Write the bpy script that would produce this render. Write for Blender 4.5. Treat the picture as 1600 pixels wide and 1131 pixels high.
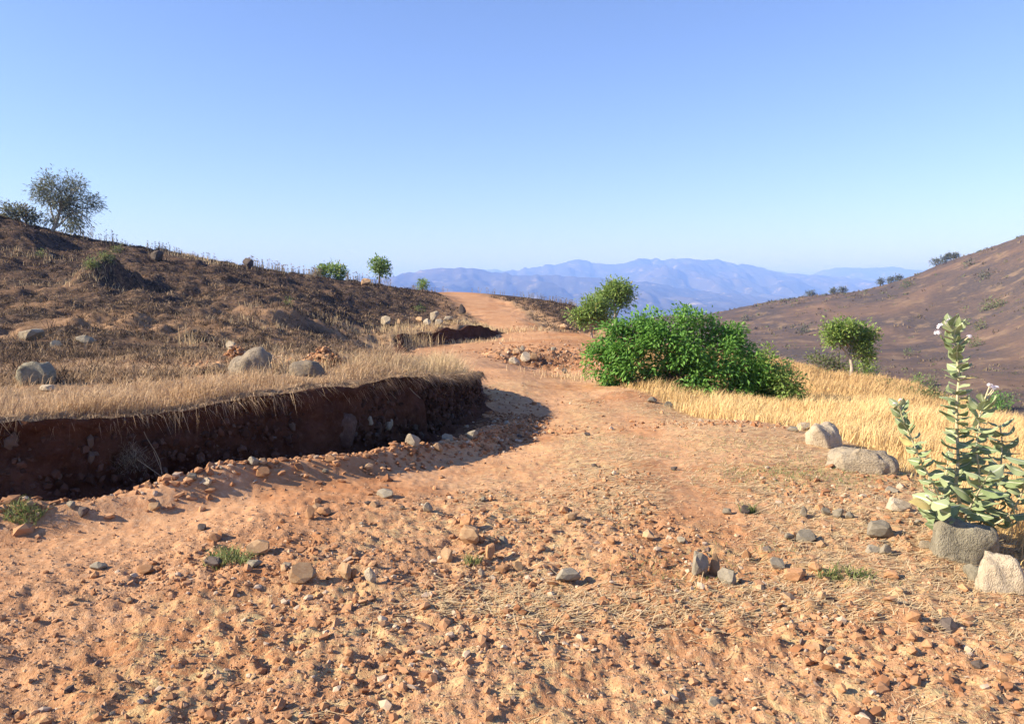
import bpy, bmesh, math, random
import numpy as np
from mathutils import Vector, Matrix

for o in list(bpy.data.objects):
    bpy.data.objects.remove(o)
R = math.radians
random.seed(7)
rng = np.random.default_rng(11)
scene = bpy.context.scene
col = scene.collection

# ------------------------------------------------------------------ camera
CAM_H = 1.7
F = 1189.0                      # focal length in photograph pixels (1600 wide)
HOR = 450.0                     # the photograph's eye-level line
PITCH = math.atan((565.5 - HOR) / F)
cam_d = bpy.data.cameras.new('camera')
cam = bpy.data.objects.new('camera', cam_d)
col.objects.link(cam)
cam.location = (0, 0, CAM_H)
cam.rotation_euler = (R(90) - PITCH, 0, 0)
cam_d.sensor_width = 36
cam_d.lens = 36 * F / 1600
cam_d.clip_start = 0.05
cam_d.clip_end = 90000
scene.camera = cam

# ------------------------------------------------------------------ light
SUN_EL, SUN_AZ = 29.0, -101.0    # degrees; azimuth clockwise from +Y (view direction)
world = bpy.data.worlds.new('World')
scene.world = world
world.use_nodes = True
wn = world.node_tree
wn.nodes.clear()
sky = wn.nodes.new('ShaderNodeTexSky')
sky.sky_type = 'NISHITA'
sky.sun_disc = False
sky.sun_elevation = R(SUN_EL)
sky.sun_rotation = R(SUN_AZ)
sky.air_density = 1.0
sky.dust_density = 0.1
sky.ozone_density = 5.0
bg = wn.nodes.new('ShaderNodeBackground')
bg.inputs[1].default_value = 0.09
wo = wn.nodes.new('ShaderNodeOutputWorld')
hue = wn.nodes.new('ShaderNodeMix'); hue.data_type = 'RGBA'; hue.blend_type = 'MULTIPLY'
hue.inputs[0].default_value = 1.0; hue.inputs[7].default_value = (1.02, .905, 1.0, 1)
wn.links.new(sky.outputs[0], hue.inputs[6]); wn.links.new(hue.outputs[2], bg.inputs[0])
wn.links.new(bg.outputs[0], wo.inputs[0])
sd = bpy.data.lights.new('sun', 'SUN')
sun = bpy.data.objects.new('sun', sd)
col.objects.link(sun)
sd.energy = 5.0
sd.angle = R(0.53)
sd.color = (1.0, 0.90, 0.76)
sdir = Vector((math.sin(R(SUN_AZ)) * math.cos(R(SUN_EL)), math.cos(R(SUN_AZ)) * math.cos(R(SUN_EL)), math.sin(R(SUN_EL))))
sun.rotation_euler = (-sdir).to_track_quat('-Z', 'Y').to_euler()
sun.location = (-30, -5, 30)
vs = scene.view_settings
vs.view_transform = 'Standard'
vs.look = 'None'
vs.exposure = 1.25
vs.gamma = 1.0
vs.use_curve_mapping = False
scene.render.engine = 'CYCLES'
scene.cycles.use_denoising = True
scene.cycles.max_bounces = 6
scene.cycles.transparent_max_bounces = 6
scene.cycles.volume_bounces = 1

# ------------------------------------------------------------------ helpers
_fw = np.array([0, math.cos(PITCH), -math.sin(PITCH)])
_up = np.array([0, math.sin(PITCH), math.cos(PITCH)])

def ray(px, py):
    return _fw + np.array([1.0, 0, 0]) * ((px - 800) / F) - _up * ((py - 565.5) / F)

def P(px, py, Y):
    """the point seen at pixel (px, py) that stands Y metres ahead"""
    d = ray(px, py)
    return np.array([0, 0, CAM_H]) + d * (Y / d[1])

def X(px, Y):
    return (px - 800) / F * Y * math.cos(PITCH)

def hsh(ix, iy, seed):
    h = (ix.astype(np.int64) * 374761393 + iy.astype(np.int64) * 668265263 + seed * 974711) & 0xffffffff
    h = ((h ^ (h >> 13)) * 1274126177) & 0xffffffff
    h = ((h ^ (h >> 15)) * 2246822519) & 0xffffffff
    return ((h ^ (h >> 16)) & 0xffff) / 32767.5 - 1.0

def noise(x, y, seed=0):
    x = np.asarray(x, float); y = np.asarray(y, float)
    ix = np.floor(x); iy = np.floor(y)
    fx = x - ix; fy = y - iy
    fx = fx * fx * fx * (fx * (fx * 6 - 15) + 10)
    fy = fy * fy * fy * (fy * (fy * 6 - 15) + 10)
    a = hsh(ix, iy, seed); b = hsh(ix + 1, iy, seed)
    c = hsh(ix, iy + 1, seed); d = hsh(ix + 1, iy + 1, seed)
    return (a + (b - a) * fx) * (1 - fy) + (c + (d - c) * fx) * fy

def fbm(x, y, octv=4, seed=0, gain=0.5):
    s = 0; a = 1.0; t = 0
    for k in range(octv):
        c, n = math.cos(k * 1.1), math.sin(k * 1.1)
        f = 2.03 ** k
        s = s + a * noise((x * c - y * n) * f + 17.3 * k, (x * n + y * c) * f - 9.1 * k, seed + k)
        t += a; a *= gain
    return s / t

def sstep(a, b, v):
    t = np.clip((v - a) / (b - a), 0, 1)
    return t * t * (3 - 2 * t)

def poly_dist(x, y, pts, vals=None, closed=False):
    """distance to a polyline, plus values carried along it"""
    pts = np.asarray(pts, float)
    n = len(pts)
    best = np.full(x.shape, 1e18); bv = np.zeros(x.shape)
    for i in range(n if closed else n - 1):
        a = pts[i]; b = pts[(i + 1) % n]
        d = b - a
        t = np.clip(((x - a[0]) * d[0] + (y - a[1]) * d[1]) / (d @ d), 0, 1)
        q = (x - a[0] - t * d[0]) ** 2 + (y - a[1] - t * d[1]) ** 2
        m = q < best
        best = np.where(m, q, best)
        if vals is not None:
            bv = np.where(m, vals[i] + (vals[(i + 1) % n] - vals[i]) * t, bv)
    return (np.sqrt(best), bv) if vals is not None else np.sqrt(best)

def inside(x, y, pts):
    pts = np.asarray(pts, float); c = np.zeros(x.shape, bool); n = len(pts)
    for i in range(n):
        x0, y0 = pts[i]; x1, y1 = pts[(i + 1) % n]
        if y0 == y1: continue
        m = (y0 > y) != (y1 > y)
        c ^= m & (x < (x1 - x0) * (y - y0) / (y1 - y0) + x0)
    return c

def signed(x, y, pts, vals=None):
    r = poly_dist(x, y, pts, vals, True)
    s = np.where(inside(x, y, pts), 1.0, -1.0)
    return (r[0] * s, r[1]) if vals is not None else r * s

class Fit:
    """smooth surface through control points, in (bearing, log distance)"""
    def __init__(self, pts, c=0.12):
        self.c2 = c * c
        p = np.array(pts, float)
        self.q = self.uv(p[:, 0], p[:, 1])
        D = np.sqrt(((self.q[:, None] - self.q[None]) ** 2).sum(-1) + self.c2)
        n = len(p)
        A = np.zeros((n + 1, n + 1)); A[:n, :n] = D - 1e-6 * np.eye(n); A[:n, n] = 1; A[n, :n] = 1
        self.w = np.linalg.solve(A, np.append(p[:, 2], 0))
    @staticmethod
    def uv(x, y):
        r = np.maximum(np.sqrt(x * x + y * y), 1.2)
        return np.stack([np.arctan2(x, y) * 2.2, np.log(r)], -1)
    def __call__(self, x, y):
        x = np.asarray(x, float); y = np.asarray(y, float)
        sh = x.shape; q = self.uv(x.ravel(), y.ravel()); out = np.full(len(q), self.w[-1])
        for i in range(len(self.q)):
            d = q - self.q[i]
            out += self.w[i] * np.sqrt((d * d).sum(-1) + self.c2)
        return out.reshape(sh)

def new_obj(name, me, parent=None):
    o = bpy.data.objects.new(name, me)
    col.objects.link(o)
    if parent is not None:
        o.parent = parent
    return o

def tag(o, label=None, cat=None, group=None, kind=None):
    if label: o['label'] = label
    if cat: o['category'] = cat
    if group: o['group'] = group
    if kind: o['kind'] = kind
    return o

def empty(name, loc, rz=0.0):
    o = bpy.data.objects.new(name, None)
    o.empty_display_size = 0.2
    o.location = loc; o.rotation_euler = (0, 0, rz)
    col.objects.link(o)
    return o

def mesh_np(name, V, Fc, mat=None, colors=None, smooth=True, attr='tint'):
    """V (n,3), Fc (m,k) int array, optional per-vertex float4 colours"""
    me = bpy.data.meshes.new(name)
    V = np.asarray(V, np.float32); Fc = np.asarray(Fc, np.int32)
    m, k = Fc.shape
    me.vertices.add(len(V)); me.loops.add(m * k); me.polygons.add(m)
    me.vertices.foreach_set('co', V.ravel())
    me.loops.foreach_set('vertex_index', Fc.ravel())
    me.polygons.foreach_set('loop_start', np.arange(0, m * k, k, dtype=np.int32))
    me.polygons.foreach_set('use_smooth', np.full(m, smooth, bool))
    if colors is not None:
        for nm, c in (colors.items() if isinstance(colors, dict) else [(attr, colors)]):
            a = me.attributes.new(nm, 'FLOAT_COLOR', 'POINT')
            a.data.foreach_set('color', np.asarray(c, np.float32).ravel())
    me.update(calc_edges=True)
    me.validate()
    if mat: me.materials.append(mat)
    return me

# ------------------------------------------------------------------ materials
def mat_new(name):
    m = bpy.data.materials.new(name); m.use_nodes = True
    nt = m.node_tree
    b = nt.nodes['Principled BSDF']
    b.inputs['Specular IOR Level'].default_value = 0.2
    b.inputs['Roughness'].default_value = 0.9
    return m, nt, b

class NT:
    def __init__(self, nt): self.nt = nt; self.L = nt.links.new
    def node(self, t, **kw):
        n = self.nt.nodes.new(t)
        for k, v in kw.items(): setattr(n, k, v)
        return n
    def coord(self, out='Object'):
        return self.node('ShaderNodeTexCoord').outputs[out]
    def noise(self, vec, scale, detail=4, rough=0.55, dist=0.0, out='Fac'):
        n = self.node('ShaderNodeTexNoise')
        n.inputs['Scale'].default_value = scale; n.inputs['Detail'].default_value = detail
        n.inputs['Roughness'].default_value = rough; n.inputs['Distortion'].default_value = dist
        self.L(vec, n.inputs['Vector']); return n.outputs[out]
    def voro(self, vec, scale, out='Distance', feature='F1'):
        n = self.node('ShaderNodeTexVoronoi'); n.feature = feature
        n.inputs['Scale'].default_value = scale
        self.L(vec, n.inputs['Vector']); return n.outputs[out]
    def mapr(self, v, a, b, c=0.0, d=1.0):
        n = self.node('ShaderNodeMapRange'); n.clamp = True
        for i, q in enumerate((a, b, c, d)): n.inputs[i + 1].default_value = q
        self.L(v, n.inputs[0]); return n.outputs[0]
    def mix(self, f, a, b, blend='MIX'):
        n = self.node('ShaderNodeMix', data_type='RGBA', blend_type=blend)
        for s, v in ((n.inputs[0], f), (n.inputs[6], a), (n.inputs[7], b)):
            if hasattr(v, 'links'): self.L(v, s)
            elif isinstance(v, (int, float)): s.default_value = v
            else: s.default_value = (*v, 1.0) if len(v) == 3 else v
        return n.outputs[2]
    def math(self, op, a, b=None, clamp=False):
        n = self.node('ShaderNodeMath', operation=op); n.use_clamp = clamp
        for s, v in zip(n.inputs, (a, b)):
            if v is None: continue
            if hasattr(v, 'links'): self.L(v, s)
            else: s.default_value = v
        return n.outputs[0]
    def attr(self, name):
        n = self.node('ShaderNodeAttribute'); n.attribute_name = name
        return n
    def sep(self, c):
        n = self.node('ShaderNodeSeparateColor'); self.L(c, n.inputs[0]); return n.outputs
    def bump(self, h, strength, dist, normal=None):
        n = self.node('ShaderNodeBump'); n.inputs['Strength'].default_value = strength
        n.inputs['Distance'].default_value = dist
        self.L(h, n.inputs['Height'])
        if normal is not None: self.L(normal, n.inputs['Normal'])
        return n.outputs[0]

def mat_ground():
    m, nt, b = mat_new('earth')
    t = NT(nt); v = t.coord()
    a1 = t.attr('cover'); c1 = t.sep(a1.outputs['Color']); hillm = a1.outputs['Alpha']
    burn, straw, gold = c1[0], c1[1], c1[2]
    a2 = t.attr('soil'); c2 = t.sep(a2.outputs['Color'])
    face, litter, red = c2[0], c2[1], c2[2]; rg = a2.outputs['Alpha']
    n_big = t.noise(v, 0.55, 5, 0.6); n_mid = t.noise(v, 3.5, 5, 0.65); n_fine = t.noise(v, 26, 5, 0.7)
    n_grit = t.noise(v, 110, 3, 0.7)
    # bare dirt
    d = t.mix(t.mapr(n_big, .35, .65), (.42, .218, .108), (.52, .295, .158))
    d = t.mix(t.mapr(n_mid, .42, .68, 0, .6), d, (.32, .148, .074))
    d = t.mix(t.mapr(n_fine, .5, .72, 0, .8), d, (.56, .385, .25))
    d = t.mix(t.math('MULTIPLY', t.mapr(n_fine, .46, .30, 0, .75), rg), d, (.17, .085, .05))
    d = t.mix(t.mapr(n_grit, .56, .72, 0, .55), d, (.52, .38, .27))
    d = t.mix(t.math('MULTIPLY', t.mapr(n_grit, .44, .30, 0, .5), rg), d, (.13, .07, .045))
    d = t.mix(t.math('MULTIPLY', red, t.mapr(n_mid, .3, .6, .2, .75)), d, (.34, .150, .066))
    # straw lying in the dirt
    sl = t.math('MULTIPLY', litter, t.mapr(t.noise(v, 5.5, 6, .75, 1.5), .47, .62))
    d = t.mix(sl, d, t.mix(n_fine, (.46, .32, .15), (.60, .45, .24)))
    # burnt ground: ash, char and straw stubble
    nb = t.noise(v, 1.3, 6, 0.68, 0.6); nb2 = t.noise(v, 9, 5, 0.7)
    bc = t.mix(t.mapr(nb, .43, .64), (.030, .024, .022), (.125, .074, .047))
    bc = t.mix(t.mapr(nb2, .50, .66, 0, .7), bc, (.28, .19, .122))
    bc = t.mix(t.mapr(nb2, .44, .32, 0, .8), bc, (.035, .028, .026))
    d = t.mix(burn, d, bc)
    sc = t.mix(n_fine, (.18, .11, .065), (.38, .26, .155))
    d = t.mix(t.math('MULTIPLY', straw, t.mapr(n_mid, .28, .5, .45, 1)), d, sc)
    gc = t.mix(t.mapr(n_mid, .3, .7), (.40, .255, .095), (.53, .36, .15))
    d = t.mix(gold, d, gc)
    # the far burnt hillside
    nh = t.noise(v, .035, 7, .62, .8); nh2 = t.noise(v, .16, 6, .7)
    hc = t.mix(t.mapr(nh, .42, .68), (.070, .060, .061), (.165, .105, .076))
    hc = t.mix(t.mapr(nh2, .54, .70, 0, .85), hc, (.27, .185, .115))
    hc = t.mix(t.mapr(nh2, .47, .34, 0, .5), hc, (.075, .065, .063))
    hc = t.mix(t.mapr(t.noise(v, 1.4, 5, .7), .45, .75, 0, .5), hc, (.22, .145, .09))
    d = t.mix(hillm, d, hc)
    d = t.mix(face, d, t.mix(n_mid, (.055, .025, .017), (.105, .050, .033)))  # cut-earth colour, also laid on as painted shade along the bank foot
    t.L(d, b.inputs['Base Color'])
    h = t.math('ADD', t.math('MULTIPLY', n_fine, .02), t.math('MULTIPLY', n_grit, .006))
    h = t.math('MULTIPLY', h, t.mapr(rg, 0, 1, .3, 1.15))
    nrm = t.bump(h, 0.9, 1.0)
    t.L(nrm, b.inputs['Normal'])
    b.inputs['Roughness'].default_value = 1.0
    b.inputs['Specular IOR Level'].default_value = 0.05
    return m
# ------------------------------------------------------------------ the lie of the land
def lowland():
    pts = []
    for a in range(-180, 181, 30):
        s, c = math.sin(R(a)), math.cos(R(a))
        pts.append((1.2 * s, 1.2 * c, 0)); pts.append((3 * s, 3 * c, 0))
        if abs(a) > 75:
            for r, z in ((8, 0), (25, -.5), (80, -6), (250, -40), (700, -140)): pts.append((r * s, r * c, z))
    px = [(28, 790, 6.0), (400, 728, 7.3), (740, 690, 9.6), (840, 640, 13), (900, 600, 18), (800, 577, 21.5),
          (760, 562, 25), (720, 547, 30), (690, 542, 32), (800, 535, 33), (930, 531, 34), (850, 541, 31), (870, 541, 31),
          (850, 578, 26), (900, 575, 26), (790, 577, 22.5), (820, 515, 38), (780, 490, 48), (740, 472, 58), (690, 457, 73),
          (1000, 613, 15.5), (1140, 657, 11.3), (1280, 674, 10.2), (1410, 747, 7.2), (1480, 800, 5.9), (1000, 700, 8.5),
          (1572, 860, 5.1), (200, 850, 5.1), (800, 850, 5.1), (1200, 850, 5.1), (800, 780, 6.3), (1200, 760, 6.6), (600, 740, 7.1),
          (1100, 652, 12.8), (1250, 662, 12.0), (1200, 637, 15.5), (1100, 618, 17.5), (950, 592, 19.5), (1250, 632, 17.5),
          (1330, 594, 27), (1230, 574, 31), (1400, 650, 14.5), (1500, 692, 11), (1572, 722, 9.5), (1420, 606, 27),
          (1500, 640, 21), (1572, 664, 17), (1000, 527, 37), (960, 508, 42),
          (1350, 590, 118), (1572, 605, 100), (1200, 560, 145), (1120, 515, 220), (1700, 610, 95),
          (1095, 493, 300), (1180, 478, 290), (1300, 462, 280), (1400, 440, 270), (1480, 410, 265), (1572, 380, 260), (1700, 330, 255),
          (1000, 508, 320), (2000, 230, 250), (1480, 505, 180), (1330, 515, 190), (1572, 490, 170), (1250, 505, 210)]
    pts += [tuple(P(*q)) for q in px]
    for p, Y, z in ((1330, 42, -6), (1330, 70, -13), (1200, 48, -6), (1200, 85, -14), (1572, 32, -5.5), (1572, 60, -12),
                    (1050, 60, -4), (1050, 120, -16), (1420, 38, -5.5), (1700, 20, -2.5), (1700, 60, -12),
                    (900, 95, -1.5), (900, 160, -14), (690, 100, -.3), (690, 160, -10), (600, 160, -10),
                    (1095, 430, -45), (1300, 420, -40), (1572, 420, -30), (800, 300, -40), (400, 200, -14), (0, 200, -12),
                    (0, 400, -70), (400, 420, -75), (1000, 460, -70), (-500, 200, -10), (2200, 400, 10),
                    (0, 700, -150), (400, 700, -152), (800, 700, -153), (1200, 700, -152), (1600, 700, -150), (2400, 800, -150), (-800, 800, -150)):
        pts.append((X(p, Y), Y, z))
    pts += [(-5, 4.5, -.02), (-7, 4, 0), (-9, 2, 0), (-5.5, 7.5, -.08), (-6, 11, -.15), (-8, 16, -.35), (-8, 26, -.65), (-12, 36, -.6), (-20, 10, 0), (-15, 0, 0), (-45, 25, 0), (-30, 70, 0), (-3.2, 11, -.25), (-3, 17, -.5), (-4.5, 24, -.8), (-14, 22, -.4)]
    return Fit(pts)

def upland():
    px = [(-400, 770, 4.4), (-20, 655, 6.05), (200, 643, 6.9), (439, 610, 7.8), (610, 598, 9.3), (745, 594, 13.2), (757, 593, 14.4),
          (28, 590, 9.2), (200, 572, 11.0), (400, 562, 12.2), (600, 562, 15.5), (700, 567, 19),
          (640, 557, 24), (615, 554, 26.5), (590, 550, 26), (665, 563, 22), (560, 546, 23), (600, 547, 29), (28, 548, 13.5), (300, 546, 15), (500, 541, 20), (610, 518, 33.5), (625, 520, 32.5), (690, 512, 34.5), (740, 511, 36), (785, 520, 38),
          (600, 500, 40), (690, 495, 42), (720, 485, 50),
          (28, 480, 24), (28, 420, 36), (28, 345, 52), (100, 366, 52), (200, 384, 52), (300, 401, 52), (400, 419, 54), (500, 434, 58),
          (600, 447, 62), (660, 454, 68), (300, 480, 27), (300, 430, 40), (500, 480, 34), (600, 470, 46), (150, 440, 33), (150, 500, 20),
          (900, 483, 58), (850, 470, 63), (800, 464, 67), (760, 459, 71), (850, 503, 43), (920, 520, 36.5), (925, 503, 44), (1000, 525, 37),
          (-200, 280, 52), (-200, 480, 24)]
    pts = [tuple(P(*q)) for q in px]
    for p, Y, z in ((-200, 80, 9), (100, 80, 4.2), (300, 80, 2.4), (500, 90, .6), (650, 105, -.8), (800, 110, -2.5), (950, 95, -3),
                    (0, 160, -4), (400, 200, -14), (800, 260, -35), (-600, 60, 8), (-600, 200, 0), (0, 500, -120), (800, 600, -150), (1100, 80, -8)):
        pts.append((X(p, Y), Y, z))
    for x, y, z in ((-14, 0, 1.0), (-8, 5, .75), (-30, -5, 2.5), (-60, 0, 5), (-40, -40, 2), (-20, -3, 1.4)):
        pts.append((x, y, z))
    return Fit(pts)

LOW = lowland(); UPL = upland()
# edge of the left upland: the cut banks and the road side.  third value = half width of the step
EDGE_A = [(-16, -2, .2), (-7.2, 5.0, .13), (-4.3, 6.05, .12), (-3.4, 6.85, .12), (-2.35, 7.75, .12), (-1.5, 9.2, .12), (-.98, 11, .16), (-.68, 12.8, .25), (-.75, 14.2, .5),
          (-1.1, 16.2, .9), (-1.75, 19.2, 1.1), (-2.9, 24, 1.2), (-4.25, 29.3, .7), (-4.75, 31.9, .3), (-3.1, 33.4, .25), (-1.6, 35.3, .25), (-.7, 37, .5),
          (-2.1, 46, .9), (-3.6, 54, 1.2), (-6.1, 66, 1.5), (-8.7, 76, 2), (-18, 110, 4), (-60, 220, 10), (-500, 500, 20), (-600, -60, 5), (-60, -40, 2)]
EDGE_B = [(1.56, 37.5, .4), (1.05, 41, .6), (.5, 48, .9), (-.45, 57, 1.1), (-3.2, 68, 1.5), (-6.6, 82, 2), (-14, 120, 4), (-30, 220, 10), (40, 220, 10), (24, 90, 5), (14, 55, 3), (8, 38, 1.2), (6.0, 36.2, .5), (3.9, 36.1, .4)]

def bumpf(x, y, cx, cy, rx, ry, amp):
    return amp * np.exp(-((x - cx) / rx) ** 2 - ((y - cy) / ry) ** 2)

WHEELS = [([tuple(P(*q)[:2]) for q in ((-60, 880, 4.75), (120, 840, 5.2), (350, 792, 6.0), (600, 745, 7.0), (770, 700, 8.6), (850, 645, 12.3), (868, 605, 17), (800, 580, 21.5), (735, 553, 28))], .55),
          ([tuple(P(*q)[:2]) for q in ((1090, 800, 5.9), (1055, 730, 7.3), (1025, 680, 9.2), (960, 635, 13), (890, 596, 18.5))], .38)]

def wheel(x, y):
    return np.maximum.reduce([np.exp(-(poly_dist(x, y, p) / w) ** 2) for p, w in WHEELS])

def height(x, y, detail=True):
    x = np.asarray(x, float); y = np.asarray(y, float)
    r = np.sqrt(x * x + y * y)
    lo = LOW(x, y); up = UPL(x, y)
    wob = 0.09 * fbm(x * 1.7, y * 1.7, 3, 5)
    sa, wa = signed(x, y, [e[:2] for e in EDGE_A], [e[2] for e in EDGE_A])
    sb, wb = signed(x, y, [e[:2] for e in EDGE_B], [e[2] for e in EDGE_B])
    ma = sstep(-wa, wa, sa + wob * np.minimum(1.0, wa * 4)); mb = sstep(-wb, wb, sb + wob * 2)
    m = np.maximum(ma, mb)
    far = sstep(40, 120, r)
    if detail:
        near = 1 - sstep(30, 60, r)
        lo = lo + near * (.035 * fbm(x * .9, y * .9, 3, 21) + .016 * fbm(x * 5, y * 5, 3, 31) + .008 * fbm(x * 21, y * 21, 2, 41))
        # rough ploughed-up foreground
        rough = (1 - sstep(5.2, 7.5, y)) * sstep(-4, -2, x)
        tr = wheel(x, y); rough = rough * (1 - .8 * tr); lo = lo - .03 * tr
        lo = lo + rough * .034 * fbm(x * 10, y * 10, 3, 51)
        # ditch and windrow along the foot of the bank
        dbk = poly_dist(x, y, [e[:2] for e in EDGE_A[1:9]]); fb = (1 - sstep(9.5, 12.5, y)) * (sa < 0)
        wr = 1 + .45 * fbm(x * 1.1, y * 1.1, 3, 57)
        bd = .62 + .40 * sstep(-4.6, -2.4, x)
        lo = lo + fb * (.19 * wr * np.exp(-((dbk - bd) / .2) ** 2) - .12 * np.exp(-((dbk - bd * .52) / .24) ** 2))
        # rubble slope between the two road arms
        pit = np.exp(-((x - 1.1) / 1.9) ** 2 - ((y - 28.2) / 1.9) ** 2)
        lo = lo + pit * (.5 * fbm(x * 1.5, y * 1.5, 4, 61) + .2 * fbm(x * 5, y * 5, 3, 63)) - .5 * np.exp(-((x - .75) / .65) ** 2 - ((y - 27.0) / .55) ** 2)
        # hummocks of the burnt slope
        hb = sstep(13, 22, r) * (1 - sstep(56, 75, r))
        hb = hb * (1 - .85 * np.exp(-((x + 3.8) / 2.6) ** 2 - ((y - 24) / 6.5) ** 2))
        rid = 1 - np.abs(fbm(x * .55, y * .42, 4, 71)) * 2
        up = up + hb * (.15 * rid + .24 * fbm(x * 1.5, y * 1.2, 4, 73)) - hb * .12
        up = up + near * (.03 * fbm(x * 3, y * 3, 3, 81) + .012 * fbm(x * 13, y * 13, 2, 91))
        for cx, cy, rx, ry, amp in HOLLOWS:
            up = up + bumpf(x, y, cx, cy, rx, ry, amp)
        lo = lo + far * (1.1 * fbm(x * .04, y * .04, 5, 101) + .3 * fbm(x * .25, y * .25, 3, 103)) * sstep(80, 150, r)
    z = lo * (1 - m) + up * m
    return z, m, ma, mb, sa, sb

def _h(px, py, Y, rx, ry, amp):
    p = P(px, py, Y); return (p[0], p[1], rx, ry, amp)
HOLLOWS = [_h(172, 425, 33, .85, 1.7, 1.35), _h(222, 425, 33.5, .9, 1.7, -.9), _h(272, 430, 33.5, 1.2, 1.8, -1.4), _h(318, 440, 33, .9, 1.4, -.8),
           _h(65, 385, 45, 1.2, 2, .8), _h(100, 390, 45, 1.6, 1.8, -.7), _h(362, 432, 40, .7, 1.5, .5), _h(393, 436, 40, 1.1, 1.4, -.75),
           _h(440, 497, 28, .9, 1.4, .4), _h(482, 507, 27, 1.0, 1.2, -.6), _h(520, 500, 29, .5, .8, .2),
           _h(230, 468, 28, 1.2, .8, .22), _h(290, 472, 28, 1.0, .8, -.35), _h(120, 512, 18, .9, .6, .15), _h(180, 515, 18, .8, .5, -.22),
           _h(60, 455, 28, .7, .8, .25), _h(35, 450, 28, .9, .8, -.3), _h(560, 480, 36, .7, .8, .2), _h(583, 482, 36, .6, .7, -.25)]

def build_ground():
    az = np.concatenate([np.linspace(-180, -48, 34)[:-1], np.linspace(-48, -37, 45)[:-1], np.linspace(-37, 37, 630), np.linspace(37, 48, 45)[1:], np.linspace(48, 180, 34)[1:]])
    lr = np.concatenate([np.linspace(math.log(.6), math.log(2.4), 28)[:-1], np.linspace(math.log(2.4), math.log(40), 395)[:-1],
                         np.linspace(math.log(40), math.log(85), 90)[:-1], np.linspace(math.log(85), math.log(900), 110)])
    A, Lr = np.meshgrid(np.radians(az), lr)
    r = np.exp(Lr); x = r * np.sin(A); y = r * np.cos(A)
    z, m, ma, mb, sa, sb = height(x, y)
    na, nr = len(az), len(lr)
    V = np.stack([x, y, z], -1).reshape(-1, 3)
    V = np.vstack([V, [[0, 0, 0]]])
    idx = np.arange(na * nr).reshape(nr, na)
    Fq = np.stack([idx[:-1, :-1], idx[:-1, 1:], idx[1:, 1:], idx[1:, :-1]], -1).reshape(-1, 4)[:, ::-1]
    cen = len(V) - 1
    Ft = [(cen, idx[0, i], idx[0, i + 1], idx[0, i + 1]) for i in range(na - 1)]
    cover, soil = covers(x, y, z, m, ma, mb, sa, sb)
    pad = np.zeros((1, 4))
    # steepness marks the freshly cut faces; the same channel holds shade painted at their foot
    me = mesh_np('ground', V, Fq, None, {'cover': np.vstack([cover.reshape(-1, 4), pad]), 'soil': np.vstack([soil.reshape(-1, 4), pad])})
    return me, np.radians(az), lr, z

# right edge of the road bench, beyond it the golden grass falls away
EDGE_R = [tuple(P(*q)[:2]) for q in ((1640, 905, 4.6), (1560, 850, 5.2), (1480, 795, 6.0), (1415, 748, 7.15), (1350, 715, 8.2), (1290, 684, 9.7), (1215, 668, 10.8), (1140, 657, 11.5), (1060, 636, 13.2), (1000, 613, 15.6), (960, 600, 17.4), (930, 592, 18.8))]
EDGE_R = EDGE_R + [(2.6, 21.5), (3.3, 25), (4.6, 30), (6.6, 33.5), (10, 35)]
GOLD = EDGE_R + [(30, 60), (60, 60), (60, -10), (8, 1)]
RUT = [tuple(P(*q)[:2]) for q in ((980, 800, 6), (950, 740, 7), (930, 690, 8.5), (912, 645, 12), (885, 605, 17), (835, 583, 21))]

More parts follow.
